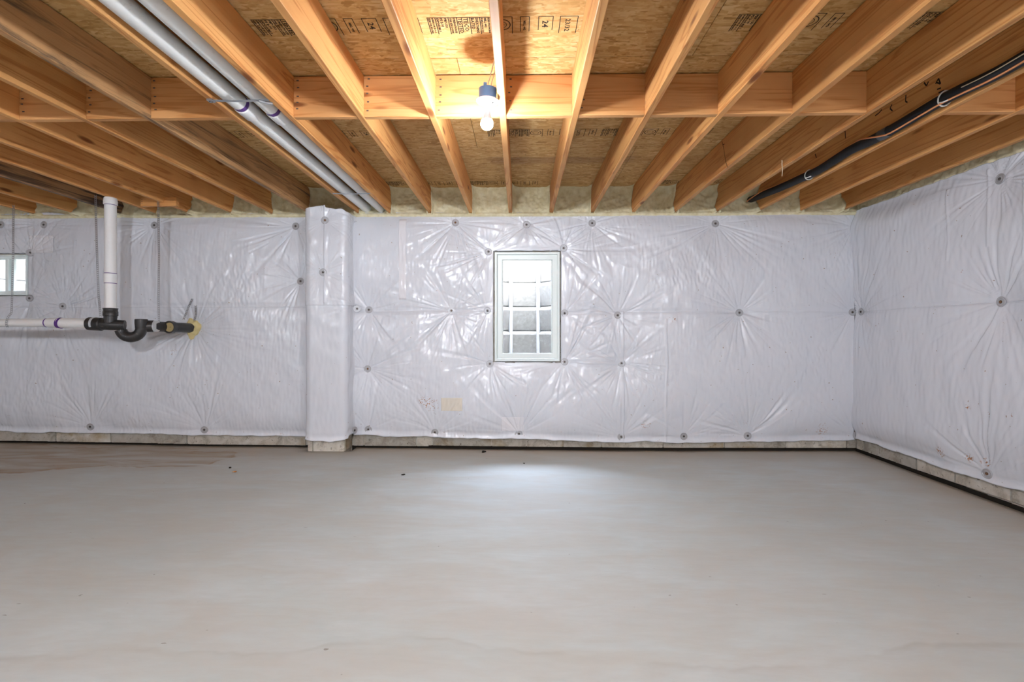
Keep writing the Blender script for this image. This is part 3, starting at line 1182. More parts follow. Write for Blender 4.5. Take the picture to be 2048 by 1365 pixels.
stamp_me, stamp_len = stamp_mesh()
pid = 0
for r in range(5):
    y0, y1 = rows[r] + 0.002, rows[r + 1] - 0.002
    x0 = -8.6 + (1.2 if r % 2 else 0.0) - 0.25
    while x0 < XR + 0.2:
        x1 = min(x0 + 2.438, XR + 0.25)
        xa = max(x0, -8.6)
        yy1 = min(y1, YW + 0.3)
        g = G().box(-(x1 - xa) / 2 + 0.0015, (x1 - xa) / 2 - 0.0015, -(yy1 - y0) / 2, (yy1 - y0) / 2, -0.011, 0.011)
        pn = g.obj('panel', M_OSB, ceiling)
        cx, cy = (x1 + xa) / 2, (y0 + yy1) / 2
        pn.location = (cx, cy, JT + 0.014)
        if r >= 3 - 1 and cx > -7.5:
            k = 0
            xx = xa + 0.10 + 0.3 * ((pid * 7) % 5) / 5
            while xx + stamp_len < x1 and k < 3:
                st = link('printed_stamp', stamp_me, M_INK, pn)
                st.location = (xx - cx, (rows[r + 1] - 0.33) - cy if r < 4 else YW - 0.24 - cy, -0.0118)
                xx += stamp_len + 0.02
                k += 1
        pid += 1
        x0 += 2.438

# ------------------------------------------------------------------ spray foam at the rim
JRIGHT = {0: -0.0795, -1: -0.475, -2: -0.882, -3: -1.279, -4: -1.598, -5: -2.093, -6: -2.470, -7: -2.860, -8: -3.288, -9: -3.628,
          -10: -3.991, -11: -4.446, -12: -4.873, -13: -5.285, -14: -5.69}
JX = {k: v - 0.019 for k, v in JRIGHT.items()}
for k in range(1, 9):
    JX[k] = -0.0985 + 0.4064 * k
ks = sorted(JX)


def foam_bay(xa, xb, seed):
    rng = np.random.default_rng(seed)
    nx, nz = 46, 34
    xs, zs = np.linspace(xa, xb, nx), np.linspace(JB - 0.045, JT + 0.006, nz)
    U, V = np.meshgrid(xs, zs, indexing='ij')
    side = np.minimum(U - xa, xb - U)
    top = JT - V
    bot = np.clip(V - JB + 0.03, 0, None)
    wob = 1 + 0.35 * waves(U, V, rng, 10, 0.15, 0.5)
    d = 0.012 + 0.075 * np.exp(-side / 0.022) * wob + 0.06 * np.exp(-top / 0.022)
    d += 0.035 * np.exp(-bot / 0.025)
    d += 0.006 * waves(U, V, rng, 22, 0.03, 0.14) + 0.010 * waves(U, V, rng, 8, 0.2, 0.6)
    d = np.where(V < JB - 0.02, np.minimum(d, 0.02), d)
    P = np.stack([U, YW + 0.03 - d, V], -1)
    me = grid_mesh('spray_foam', P, None, ((0, YW + 0.06, 0), (1, 0, 1)))
    return link('spray_foam', me, M_FOAM, wall_back)


for a, b in zip(ks[:-1], ks[1:]):
    foam_bay(JX[a] + 0.019, JX[b] - 0.019, a + 40)
foam_bay(JX[8] + 0.019, XR + 0.06, 77)
foam_bay(-8.5, JX[-14] - 0.019, 78)
# foam lip under the joist ends, above the blanket
rng = np.random.default_rng(8)
xs = np.linspace(-8.4, XR, 700)
zs = np.linspace(JB - 0.042, JB - 0.004, 8)
U, V = np.meshgrid(xs, zs, indexing='ij')
d = 0.012 * np.sin(np.clip((V - JB + 0.042) / 0.038, 0, 1) * PI) + 0.004 * waves(U, V, rng, 16, 0.03, 0.3) + 0.012
link('foam_lip', grid_mesh('foam_lip', np.stack([U, YW - d, V], -1), None, ((0, YW + 0.03, 0), (1, 0, 1))), M_FOAM, wall_back)
# foam strip on the right wall
ysr = np.linspace(0.2, YW, 420)
zsr = np.linspace(JB - 0.16, JT + 0.005, 40)
U, V = np.meshgrid(ysr, zsr, indexing='ij')
d = 0.004 + 0.007 * waves(U, V, rng, 30, 0.03, 0.16) + 0.05 * np.exp(-(JT - V) / 0.03)
P = np.stack([XR + 0.02 - d, U, V], -1)[::-1]
link('spray_foam', grid_mesh('spray_foam', P, None, ((XR + 0.05, 0, 0), (0, 1, 1))), M_FOAM, wall_right)

# ------------------------------------------------------------------ windows
def ring(g, x0, x1, z0, z1, w_, y0, y1, c=0.004):
    """rectangular frame with mitred bevelled bars, front at y0"""
    prof = [(0, y1), (0, y0 + c), (c, y0), (w_ - c, y0), (w_, y0 + c), (w_, y1)]
    n = len(prof)
    vs = []
    for cx, cz, sx, sz in ((x0, z0, 1, 1), (x1, z0, -1, 1), (x1, z1, -1, -1), (x0, z1, 1, -1)):
        vs += [(cx + sx * a, b, cz + sz * a) for a, b in prof]
    fs = []
    for i in range(4):
        j = (i + 1) % 4
        for k in range(n):
            fs.append((i * n + k, i * n + (k + 1) % n, j * n + (k + 1) % n, j * n + k))
    g.add(vs, fs)
    return g


def px_x(u, Y=YW):
    return at(u, 600, Y).x


def px_z(v, Y=YW, u=1050):
    return at(u, v, Y).z


win = empty('window_1', ((W1[0] + W1[1]) / 2, YW, W1[2]))
win['kind'] = 'structure'


def wpart(name, g, mat, par, win_):
    o = g.obj(name, mat, None)
    o.parent = par
    o.matrix_parent_inverse = Matrix.Translation(-Vector(win_.location))
    return o


g = ring(G(), W1[0] + 0.002, W1[1] - 0.002, W1[2] + 0.002, W1[3] - 0.002, 0.024, YW - 0.004, YW + 0.09)
fr = wpart('frame', g, M_VINYL, win, win)
sx0, sx1, sz0, sz1 = px_x(994.5), px_x(1115), px_z(717.5), px_z(509.5)
wpart('sash', ring(G(), sx0, sx1, sz0, sz1, px_x(1005) - sx0, YW + 0.008, YW + 0.06, 0.006), M_VINYL, win, win)
wpart('glazing_bead', ring(G(), px_x(1004.5), px_x(1104.5), px_z(708.5), px_z(518.5), 0.008, YW + 0.018, YW + 0.05, 0.003), M_VINYL, win, win)
wpart('pane', G().box(px_x(1005), px_x(1104), px_z(708), px_z(519), 0, 0) if False else G().box(px_x(1005), px_x(1104), YW + 0.034, YW + 0.038, px_z(708), px_z(519)), M_GLASS, win, win)
wpart('latch', G().box(px_x(1111), px_x(1114.5), YW - 0.002, YW + 0.012, px_z(616), px_z(598)).box(px_x(1110.5), px_x(1115), YW + 0.002, YW + 0.010, px_z(617), px_z(614)), M_VINYL, win, win)
g = G()
for z in (px_z(545), px_z(684)):
    g.box(px_x(1113.5), px_x(1115.5), YW + 0.002, YW + 0.012, z - 0.02, z + 0.02)
wpart('hinge', g, M_VINYL, win, win)

win2 = empty('window_2', ((W2[0] + W2[1]) / 2, YW, W2[2]))
win2['kind'] = 'structure'
wpart('frame', ring(G(), W2[0] + 0.002, W2[1] - 0.002, W2[2] + 0.002, W2[3] - 0.002, 0.014, YW - 0.004, YW + 0.09), M_VINYL, win2, win2)
xm = px_x(14)
for a, b, dy in ((W2[0] + 0.012, xm + 0.034, 0.03), (xm - 0.034, W2[1] + 0.012, 0.012)):
    s = wpart('sash', ring(G(), a, b, W2[2] + 0.014, W2[3] - 0.014, 0.032, YW + dy, YW + dy + 0.03, 0.004), M_VINYL, win2, win2)
    wpart('pane', G().box(a + 0.028, b - 0.028, YW + dy + 0.015, YW + dy + 0.019, W2[2] + 0.042, W2[3] - 0.042), M_GLASS, win2, win2)


# window wells outside
def well(xc, label, zb, zt, ph):
    root = empty('window_well', (xc, BF + WT, zb))
    tag(root, label, 'window well')
    plan = [(-0.66, 0.0), (-0.50, 0.42), (-0.165, 0.74), (0.165, 0.74), (0.50, 0.42), (0.66, 0.0)]
    nt_ = int((zt - zb) / ph)
    prof = []
    for k in range(nt_):
        prof += [(0.0, k * ph), (-0.012, k * ph + 0.01), (-0.05, k * ph + ph * 0.84), (-0.046, k * ph + ph * 0.89), (0.0, (k + 1) * ph - 0.002)]
    for i in range(len(plan) - 1):
        (ax, ay), (bx, by) = plan[i], plan[i + 1]
        t = Vector((bx - ax, by - ay)).normalized()
        nrm = Vector((t.y, -t.x))
        if nrm.y > 0 or (abs(nrm.y) < 1e-6):
            nrm = -nrm
        if (Vector((0, 0)) - Vector((ax, ay))).dot(nrm) < 0:
            nrm = -nrm
        g = G()
        vs = []
        for off, z in prof:
            # leaning courses stand proud towards the window
            vs += [(ax - nrm.x * off * 1.0 * -1 * -1, ay - nrm.y * off * -1 * -1, z), (bx - nrm.x * off, by - nrm.y * off, z)]
        fs = [(2 * k, 2 * k + 1, 2 * k + 3, 2 * k + 2) for k in range(len(prof) - 1)]
        g.add(vs, fs)
        o = g.obj('liner_panel', M_WELL, root)
        so = o.modifiers.new('t', 'SOLIDIFY')
        so.thickness = 0.006
    for x, y in plan[1:-1]:
        G().tube([(x, y - 0.05, 0), (x, y - 0.05, zt - zb)], 0.024, 10).obj('rail', M_RIB, root, True)
    G().box(-0.64, 0.64, 0, 0.75, -0.05, 0.0).obj('gravel_bed', M_GRAVEL, root)
    return root


z_l = [at(1050, v, BF + WT + 0.70).z for v in (662, 614, 565, 517)]
ph = (z_l[3] - z_l[0]) / 3
well(at(1049, 600, BF + WT + 0.7).x, 'stepped window well outside the escape window, with white rails', z_l[0] - ph * 1 - 0.0, z_l[0] - ph + ph * 5, ph)
well((W2[0] + W2[1]) / 2, 'stepped window well outside the slider window at far left', z_l[0] - ph * 0, z_l[0] + ph * 4, ph)
gnd = G()  # unseen ground outdoors, behind the window wells
gnd.box(-20, 20, BF + WT + 0.78, 30, 2.2, 2.32)
gnd.obj('outside_ground_1', M_GRAVEL, kind='structure')

# ------------------------------------------------------------------ joists
ORD = ['', 'first', 'second', 'third', 'fourth', 'fifth', 'sixth', 'seventh', 'eighth', 'ninth', 'tenth', 'eleventh', 'twelfth', 'thirteenth', 'fourteenth']
jlab = {0: 'fir joist that carries the light bulb, nearest the middle of the ceiling',
        -3: 'floor joist right of the two grey pipes, holding the other strap ends',
        -4: 'floor joist left of the two grey pipes, holding their straps',
        -5: 'mould speckled floor joist, next left of the one beside the grey pipes',
        -10: 'blackened dirty floor joist behind the top of the white riser pipe',
        5: 'floor joist left of the black sleeved line',
        6: 'floor joist with ink marks that the black sleeved line is tied to',
        8: 'last floor joist beside the right wall foam'}
j_me = G().cbox(-0.019, 0.019, -4.0, YW + 0.02, 0, 0.2345, 0.003).mesh('floor_joist')
mats = {-5: M_WOOD_S, -10: M_WOOD_K}
for k in ks:
    me = j_me if k not in mats else j_me.copy()
    if k in mats:
        me.materials.clear()
    o = link('floor_joist', me, mats.get(k, M_WOOD))
    o.location = (JX[k], 0, JB)
    side = 'right' if k > 0 else 'left'
    tag(o, jlab.get(k, 'bare fir floor joist, %s to the %s of the bulb joist' % (ORD[abs(k)], side)), 'joist', 'floor joists overhead')

# blocking between the joists
bi = 0
nail_bits = {}
for a, b in zip(ks[:-1], ks[1:]):
    if (a, b) in ((-4, -3), (5, 6)):
        continue
    L = JX[b] - JX[a] - 0.038 - 0.002
    g = G().cbox(-0.019, 0.019, -L / 2, L / 2, 0, 0.230, 0.003)
    o = g.obj('blocking', M_WOOD_B)
    dy = random.uniform(-0.004, 0.008)
    o.location = ((JX[a] + JX[b]) / 2, YB + 0.019 + dy, JB + random.uniform(0.001, 0.004))
    o.rotation_euler = (0, 0, PI / 2)
    if a == 0:
        lb = 'bright blocking board just right of the lit bulb'
    elif b == 0:
        lb = 'bright blocking board behind the lit bulb'
    elif a > 0:
        lb = 'blocking board between the %s and %s joists right of the bulb' % (ORD[a], ORD[b])
    else:
        lb = 'blocking board between the %s and %s joists left of the bulb' % (ORD[-b], ORD[-a])
    tag(o, lb, 'blocking', 'blocking row across the joists')
    # nails driven along one end, front face is local +x after the turn
    g = G()
    e = L / 2 - 0.022 if a < 0 or a == 0 else None
    if e is None and a == 1:
        e = -L / 2 + 0.03
        e = L / 2 - 0.02
    if e is not None and a > -13:
        for z in (0.21, 0.165, 0.125, 0.085, 0.04):
            zz, yy = z + random.uniform(-0.008, 0.008), e + random.uniform(-0.006, 0.006)
            g.box(-0.0215, -0.0185, yy - 0.006, yy + 0.006, zz - 0.003, zz + 0.003)
        g.obj('nail_heads', M_NAIL, o, kind='stuff')

# crack and ink strokes on joists
def strokes(k, side, pts, wd, name, label=None):
    jo = [o for o in COL.objects if o.name.startswith('floor_joist') and abs(o.location.x - JX[k]) < 1e-4][0]
    g = G()
    xx = JX[k] + side * 0.0196
    for line in pts:
        q = [at_x(u, v, xx) for u, v in line]
        for a, b in zip(q[:-1], q[1:]):
            d = (b - a).normalized()
            n = Vector((0, -d.z, d.y)) * wd
            g.add([a + n, b + n, b - n, a - n], [(0, 1, 2, 3)])
    me = g.mesh(name)
    o = link(name, me, M_INK, jo, kind='stuff')
    o.matrix_parent_inverse = Matrix.Translation((-JX[k], 0, -JB))
    return o


strokes(6, -1, [[(1871, 168), (1877, 157), (1881, 168), (1873, 165)], [(1874, 179), (1882, 176)], [(1848, 165), (1853, 172), (1857, 163)], [(1812, 190), (1811, 203), (1815, 205)],
                [(1784, 209), (1780, 217), (1785, 222)], [(1750, 232), (1758, 226), (1764, 219)], [(1690, 262), (1691, 277)], [(1630, 308), (1633, 316)], [(1877, 186), (1888, 181)]], 0.004, 'ink_marks')
strokes(4, -1, [[(1444, 283), (1448, 300), (1451, 322), (1455, 335)], [(1446, 290), (1449, 288)]], 0.003, 'ink_marks')

# ------------------------------------------------------------------ overhead grey drain pipes
def along(x, y0, y1, z, r, g=None, n=20):
    return (g or G()).tube([(x, y0, z), (x, y1, z)], r, n)


PZ = JB + 0.052
for i, (px_, yc, lab) in enumerate(((-1.545, 2.66, 'left one of two grey overhead drain pipes, between joists'),
                                    (-1.398, 2.72, 'right one of two grey overhead drain pipes, between joists'))):
    t = empty('drain_pipe', (px_, 0.0, PZ))
    tag(t, lab, 'pipe', 'overhead drain pipes')
    along(0, -3.5, YW + 0.02, 0, 0.0445).obj('pipe', M_PVC_D, t, True)
    G().tube([(0, yc, 0), (0, yc + 0.004, 0), (0, yc + 0.105, 0), (0, yc + 0.11, 0)], [0.0475, 0.0505, 0.0505, 0.0475], 24).obj('coupling', M_PVC, t, True)
    along(0, yc - 0.028, yc - 0.001, 0, 0.0452).obj('primer_ring', M_PURPLE, t, True)
    if i == 0:
        along(0, 2.35, yc - 0.03, 0, 0.0449).obj('pipe_end', M_PVC_D, t, True)

for Y, x0, x1, lab in ((2.50, JX[-4] + 0.005, JX[-3] - 0.012, 'near steel strap under the two grey overhead pipes'),
                       (4.15, JX[-4] + 0.002, JX[-3] + 0.005, 'far steel strap under the grey overhead pipes')):
    t = empty('strap_hanger', (0, Y, JB - 0.004))
    tag(t, lab, 'strap', 'straps under the overhead pipes')
    g = G()
    n = 16
    pts = [(x0 + (x1 - x0) * k / n, 0, -0.004 * math.sin(PI * k / n)) for k in range(n + 1)]
    for a, b in zip(pts[:-1], pts[1:]):
        g.add([(a[0], -0.010, a[2]), (b[0], -0.010, b[2]), (b[0], 0.010, b[2]), (a[0], 0.010, a[2]),
               (a[0], -0.010, a[2] - 0.002), (b[0], -0.010, b[2] - 0.002), (b[0], 0.010, b[2] - 0.002), (a[0], 0.010, a[2] - 0.002)],
              [(0, 1, 2, 3), (7, 6, 5, 4), (0, 4, 5, 1), (3, 2, 6, 7)])
    g.obj('band', M_STEEL, t)
    if Y < 3:
        G().box(x0 - 0.016, x0 + 0.014, -0.013, 0.017, -0.006, 0.003).obj('nail_plate', M_STEEL, t)
        for q in ((-0.004, -0.003), (0.003, 0.006)):
            G().lathe([(0.0045, -0.009), (0.0045, -0.006), (0, -0.0055)], 8).obj('screw', M_NAIL, t).location = (x0 + q[0], q[1], 0)
        G().tube([(x1 - 0.05, 0, -0.004), (x1 - 0.02, 0.02, -0.006), (x1 + 0.004, 0.035, -0.004)], 0.007, 6).obj('twisted_end', M_STEEL, t)

# ------------------------------------------------------------------ drain run on the left wall
YD = 4.24                                          # plane of the riser
root = empty('drain_assembly', at(222, 648, YD))
tag(root, 'white and black drain run with trap, hung along the left wall', 'pipe')


def dpart(name, g, mat, par=None, smooth=True):
    o = g.obj(name, mat, None, smooth)
    o.parent = par or root
    if par is None:
        o.matrix_parent_inverse = Matrix.Translation(-Vector(root.location))
    return o


def P(u, v, Y):
    return at(u, v, Y)


rx = P(221, 600, YD)
zt, zb = P(221, 397, YD).z, P(221, 622, YD).z
vt = lambda v: P(221, v, YD).z
dpart('riser', G().tube([(rx.x, YD, zb), (rx.x, YD, zt - 0.03)], 0.0445, 24), M_PVC)
zc_ = JB - 0.004
dpart('top_cap', G().tube([(rx.x, YD, zc_ - 0.066), (rx.x, YD, zc_ - 0.064), (rx.x, YD, zc_ - 0.030), (rx.x, YD, zc_ - 0.028), (rx.x, YD, zc_ - 0.012), (rx.x, YD, zc_ - 0.003), (rx.x, YD, zc_)],
                          [0.047, 0.052, 0.052, 0.0495, 0.049, 0.044, 0.036], 24), M_PVC)
dpart('primer_ring', G().tube([(rx.x, YD, zc_ - 0.070), (rx.x, YD, zc_ - 0.066)], 0.0455, 24), M_PURPLE)
c = dpart('coupling', G().tube([(rx.x, YD, vt(567)), (rx.x, YD, vt(566)), (rx.x, YD, vt(548.5)), (rx.x, YD, vt(547.5))], [0.0445, 0.0485, 0.0485, 0.0445], 24), M_PVC)
for v in (547.3, 567.2):
    dpart('primer_ring', G().tube([(rx.x, YD, vt(v) - 0.003), (rx.x, YD, vt(v) + 0.003)], 0.0455, 24), M_PURPLE)
dpart('hub_adapter', G().tube([(rx.x, YD, vt(637)), (rx.x, YD, vt(633)), (rx.x, YD, vt(632)), (rx.x, YD, vt(624)), (rx.x, YD, vt(623)), (rx.x, YD, vt(619)), (rx.x, YD, vt(618)), (rx.x, YD, vt(617))],
                              [0.049, 0.049, 0.056, 0.056, 0.053, 0.053, 0.057, 0.055], 24), M_ABS)
# run from left to the wall, drifting back
A, B, C0 = P(-60, 646, YD - 0.02), P(96, 646, YD), P(186, 648, YD)
dpart('small_pipe', G().tube([P(-420, 643, YD - 0.05), A, B], 0.036, 20), M_PVC)
pB1 = P(119, 646, YD)
dpart('reducing_coupling', G().tube([P(95, 646, YD), P(97, 646, YD), P(115, 646, YD), pB1 + Vector((0.01, 0, 0))], [0.038, 0.0415, 0.0455, 0.0485], 24), M_PVC)
dpart('primer_ring', G().tube([P(93.5, 646, YD), P(97.5, 646, YD)], 0.0395, 24), M_PURPLE)
dpart('primer_ring', G().tube([P(118, 646, YD), P(124, 647, YD)], 0.0488, 24), M_PURPLE)
dpart('pipe', G().tube([P(116, 646, YD), P(190, 648, YD)], 0.0445, 24), M_PVC)
dpart('tee_hub', G().tube([P(178, 648, YD), P(179, 648, YD), P(203, 649, YD), P(205, 649, YD)], [0.052, 0.0585, 0.0585, 0.050], 24), M_ABS)
dpart('tee_body', G().tube([P(203, 649, YD), P(222, 650, YD), P(250, 651, YD + 0.04)], [0.049, 0.049, 0.044], 24).tube([(rx.x, YD, P(221, 636, YD).z), (rx.x, YD, P(221, 650, YD).z)], 0.047, 20), M_ABS)
# U bend
y_t = YD + 0.07
arc = []
cz, cx_ = P(262, 655, y_t), None
for a in np.linspace(PI, 2 * PI, 17):
    arc.append(Vector((cz.x + 0.078 * math.cos(a), y_t + 0.02 * math.cos(a), cz.z + 0.078 * math.sin(a) - 0.012)))
arc = [P(236, 650, y_t - 0.03)] + [arc[0] + Vector((0.004, 0, 0.015))] + arc + [arc[-1] + Vector((0.002, 0.003, 0.03)), P(286, 652, y_t + 0.04)]
dpart('trap_bend', G().tube(arc, 0.046, 24), M_ABS)
tl = arc[18]
dpart('trap_outlet', G().tube([tl, tl + Vector((0, 0, 0.05)), tl + Vector((0, 0, 0.082)), tl + Vector((0, 0, 0.086))], [0.046, 0.050, 0.050, 0.046], 24)
      .tube([tl + Vector((-0.01, 0.0, 0.035)), P(290, 653, y_t + 0.06)], 0.045, 20), M_ABS)
y_e = YD + 0.16
dpart('outlet_hub', G().tube([P(285, 653, y_t + 0.04), P(286, 653, y_t + 0.045), P(307, 653, y_e), P(309, 653, y_e)], [0.048, 0.0545, 0.0545, 0.049], 24), M_ABS)
dpart('outlet_pipe', G().tube([P(306, 653, y_e), P(345, 655, YD + 0.34), P(372, 656, YW - 0.10), P(384, 656.5, YW - 0.01), P(390, 657, YW + 0.03)], 0.0475, 24), M_ABS)
pc = P(346, 655, YD + 0.29)
cl = dpart('cleanout', G().lathe([(0.050, 0.0), (0.058, 0.01), (0.058, 0.055), (0.046, 0.056), (0.044, 0.045), (0.0, 0.045)], 28, 'y'), M_ABS)
cl.parent = root
cl.matrix_parent_inverse = Matrix()
cl.location = pc - Vector(root.location) + Vector((0, 0.0, 0))
plug = G().lathe([(0.043, 0.0), (0.043, 0.049), (0.0, 0.050)], 24, 'y').box(-0.012, 0.012, -0.056, -0.048, -0.006, 0.006).obj('plug', plain('foam_smeared_plug', (0.36, 0.27, 0.12), 0.7), cl)
for u0, u1, Y, v, r in ((188, 192.5, YD, 648, 0.0595), (309.5, 314.5, y_e, 653, 0.051), (369, 373.5, YW - 0.10, 656, 0.0495)):
    dpart('strap_clamp', G().tube([P(u0, v, Y), P(u1, v, Y)], r, 24), plain('clamp_band', (0.66, 0.67, 0.69), 0.4, 0.5, 0.3))

# foam sealing the hole round the pipe
PIPE_D = float(d_back(np.array([P(388, 657, YW).x]), np.array([P(388, 657, YW).z]))[0])
pe = P(388, 657, YW)
rng = np.random.default_rng(12)
n = 40
vs, fs = [], []
for j, (rr_, h) in enumerate(((0.115, -0.02), (0.105, 0.022), (0.075, 0.042), (0.045, 0.045))):
    for k in range(n):
        a = 2 * PI * k / n
        q = rr_ * (1 + 0.16 * math.sin(3 * a + 1) + 0.09 * math.sin(7 * a + j))
        vs.append((q * 0.62 * math.cos(a), -h + 0.006 * math.sin(5 * a + 2 * j), q * 0.9 * math.sin(a)))
for j in range(3):
    for k in range(n):
        fs.append((j * n + k, j * n + (k + 1) % n, (j + 1) * n + (k + 1) % n, (j + 1) * n + k))
fs.append(tuple(3 * n + k for k in range(n)))
o = G().add(vs, fs).obj('foam_seal', plain('yellow_foam', (0.70, 0.58, 0.28), 0.8), None, True)
o.location = (pe.x, YW - 0.004 - PIPE_D, pe.z)
tag(o, 'lumpy yellow foam collar where the black pipe enters the wall', 'foam')


# perforated hanger straps
def strap(pts, label, wd=0.0195, face=Vector((0, -1, 0))):
    pts = [Vector(p) for p in pts]
    # resample at the hole pitch
    seg = [0.0]
    for a, b in zip(pts[:-1], pts[1:]):
        seg.append(seg[-1] + (b - a).length)
    n = max(4, int(seg[-1] / 0.0085))
    q = []
    for k in range(n + 1):
        s = seg[-1] * k / n
        i = max(j for j in range(len(seg)) if seg[j] <= s + 1e-9)
        i = min(i, len(pts) - 2)
        q.append(pts[i].lerp(pts[i + 1], (s - seg[i]) / (seg[i + 1] - seg[i])))
    g = G()
    for k in range(n):
        a, b = q[k], q[k + 1]
        d = (b - a).normalized()
        sd = d.cross(face).normalized()
        nn = sd.cross(d).normalized() * 0.0006

        def quad(s0, s1):
            v4 = [a + sd * s0, b + sd * s0, b + sd * s1, a + sd * s1]
            g.add([p + nn for p in v4] + [p - nn for p in v4], [(0, 1, 2, 3), (7, 6, 5, 4), (0, 4, 5, 1), (3, 2, 6, 7)])
        if k % 2:
            quad(-wd / 2, wd / 2)
        else:
            quad(-wd / 2, -wd * 0.34)
            quad(wd * 0.34, wd / 2)
    o = g.obj('perforated_strap', M_STEEL)
    return tag(o, label, 'strap', 'perforated straps holding the drain run')


strap([P(191, 390, YD - 0.03), P(193, 480, YD - 0.03), P(197, 590, YD - 0.035), P(200, 622, YD - 0.05), P(201, 634, YD - 0.05)], 'perforated steel strap just left of the white riser pipe')
blk_y = YD + 0.18
strap([P(316, 398, blk_y - 0.024), P(317, 430, blk_y - 0.03), P(318, 520, blk_y - 0.04), P(317, 600, blk_y - 0.05), P(318, 642, blk_y - 0.06)], 'perforated steel strap hanging from the scrap block to the black outlet')
strap([P(27, 410, YD - 0.02), P(26, 520, YD - 0.03), P(24, 600, YD - 0.035), P(23, 626, YD - 0.04), P(15, 636, YD - 0.045), P(12, 648, YD - 0.05), P(16, 656, YD - 0.04)], 'perforated steel strap in front of the slider window, holding the pipe')
strap([P(367, 640, YW - 0.13), P(378, 612, YW - 0.08), P(388, 591, YW - 0.03), P(391, 612, YW - 0.03), P(392, 630, YW - 0.05), P(388, 642, YW - 0.07)], 'short bent perforated strap above the wall entry of the black pipe')

# scrap block
a, b = P(281, 395, blk_y), P(352, 412, blk_y)
sb = G().cbox(-0.019, 0.019, -(b.x - a.x) / 2, (b.x - a.x) / 2, -(a.z - b.z) / 2, (a.z - b.z) / 2, 0.002).obj('scrap_block', M_WOOD)
sb.location = ((a.x + b.x) / 2, blk_y + 0.02, (a.z + b.z) / 2)
sb.rotation_euler = (0, 0, PI / 2)
tag(sb, 'short scrap wood block nailed between joists above the drain run', 'wood block')
g = G()
for z in (-0.018, 0.0, 0.018):
    g.box(-0.0205, -0.0185, (b.x - a.x) / 2 - 0.016, (b.x - a.x) / 2 - 0.010, z - 0.003, z + 0.003)
g.obj('nail_heads', M_NAIL, sb, kind='stuff')


# ------------------------------------------------------------------ lampholder with bulb
def lampholder(loc, label, mb, tilt=(0.0, 0.0)):
    t = empty('lampholder', loc, (tilt[0], tilt[1], 0))
    tag(t, label, 'lamp')
    g = G().lathe([(0.040, 0.0), (0.044, 0.004), (0.046, 0.062), (0.043, 0.064), (0.040, 0.06), (0.0, 0.058)], 24)
    for a in (0.4, 2.6, 4.4):
        g.box(0.036 * math.cos(a) - 0.008, 0.036 * math.cos(a) + 0.008, 0.036 * math.sin(a) - 0.008, 0.036 * math.sin(a) + 0.008, 0.055, 0.078)
    g.obj('junction_box', M_BOX, t, True)
    G().lathe([(0.0, -0.016), (0.030, -0.016), (0.050, -0.008), (0.058, 0.0), (0.058, 0.005), (0.0, 0.006)], 32).obj('cover', M_PORC, t, True)
    G().lathe([(0.0, -0.052), (0.0165, -0.052), (0.0175, -0.05), (0.019, -0.016), (0.022, -0.012), (0.0, -0.01)], 24).obj('socket', M_PORC, t, True)
    G().lathe([(0.0, -0.0235), (0.003, -0.0235), (0.0035, -0.014), (0.0, -0.01)], 10).obj('screw', M_NAIL, t).location = (0.030, -0.024, 0.004)
    prof = []
    for a in np.linspace(0, PI * 0.68, 15):
        prof.append((0.0325 * math.sin(a), -0.113 - 0.0325 * math.cos(a)))
    G().lathe(prof, 24).obj('bulb', mb, t, True)
    r0, z0 = prof[-1]
    G().lathe([(r0 - 0.001, z0), (r0 + 0.0005, z0 + 0.001), (0.0245, z0 + 0.006), (0.0205, z0 + 0.014), (0.0175, z0 + 0.026), (0.0165, -0.052)], 24).obj('bulb_collar', M_PORC, t, True)
    for dx, dy in ((-0.004, 0.004), (0.012, 0.006)):
        G().tube([(dx, dy, 0.055), (dx + 0.006, dy, 0.10), (dx + 0.022, dy + 0.004, 0.16), (dx + 0.034, dy + 0.004, 0.215)], 0.0028, 6).obj('wire', M_CABLE, t, True)
    return t


lc = at(978, 203, 2.50)
lc.x = JX[0] - 0.019 - 0.052
lampholder(lc, 'lit bare bulb in a blue box on the middle joist', M_BULB, (0.05, 0.03))
for loc, mb, lab in (((-4.55, -1.6, JB - 0.012), M_BULB_FILL, 'added fill bulb far left of the camera, outside the frame'),  # unseen bulb added to fill the left half of the room
                     ((-0.45, -1.15, JB - 0.012), M_BULB_R, 'lit bare bulb just behind the camera, outside the frame'),
                     ((2.35, -2.2, JB - 0.012), M_BULB_FILL, 'added fill bulb behind the camera, nearest the right wall')):  # unseen bulb added as fill towards the right wall
    xk = min(ks, key=lambda k: abs(JX[k] - 0.073 - loc[0]))
    lampholder((JX[xk] - 0.073, loc[1], loc[2]), lab, mb)

# ------------------------------------------------------------------ black sleeved line with copper tube
xf = JX[6] - 0.019 - 0.034
t = empty('sleeved_line', (xf, 2.5, JB + 0.08))
tag(t, 'black foam sleeved line tied along a joist at right', 'pipe')
inv = Matrix.Translation((-xf, -2.5, -(JB + 0.08)))
line = [(2140, 60), (2048, 116), (1985, 151), (1890, 197), (1800, 250), (1745, 280), (1700, 301), (1640, 339), (1600, 358), (1560, 376), (1520, 392), (1480, 408)]
pts = [at_x(u, v, xf) for u, v in line]
pts = [pts[0] + (pts[0] - pts[1]) * 1.5] + pts
pts.append(pts[-1] + Vector((0, 0.08, 0.01)))
fine = []
for i in range(len(pts) - 1):                       # Catmull-Rom
    p0, p1, p2, p3 = pts[max(i - 1, 0)], pts[i], pts[i + 1], pts[min(i + 2, len(pts) - 1)]
    for s in np.linspace(0, 1, 7)[:-1]:
        fine.append(0.5 * ((2 * p1) + (p2 - p0) * s + (2 * p0 - 5 * p1 + 4 * p2 - p3) * s * s + (3 * p1 - p0 - 3 * p2 + p3) * s ** 3))
fine.append(pts[-1])


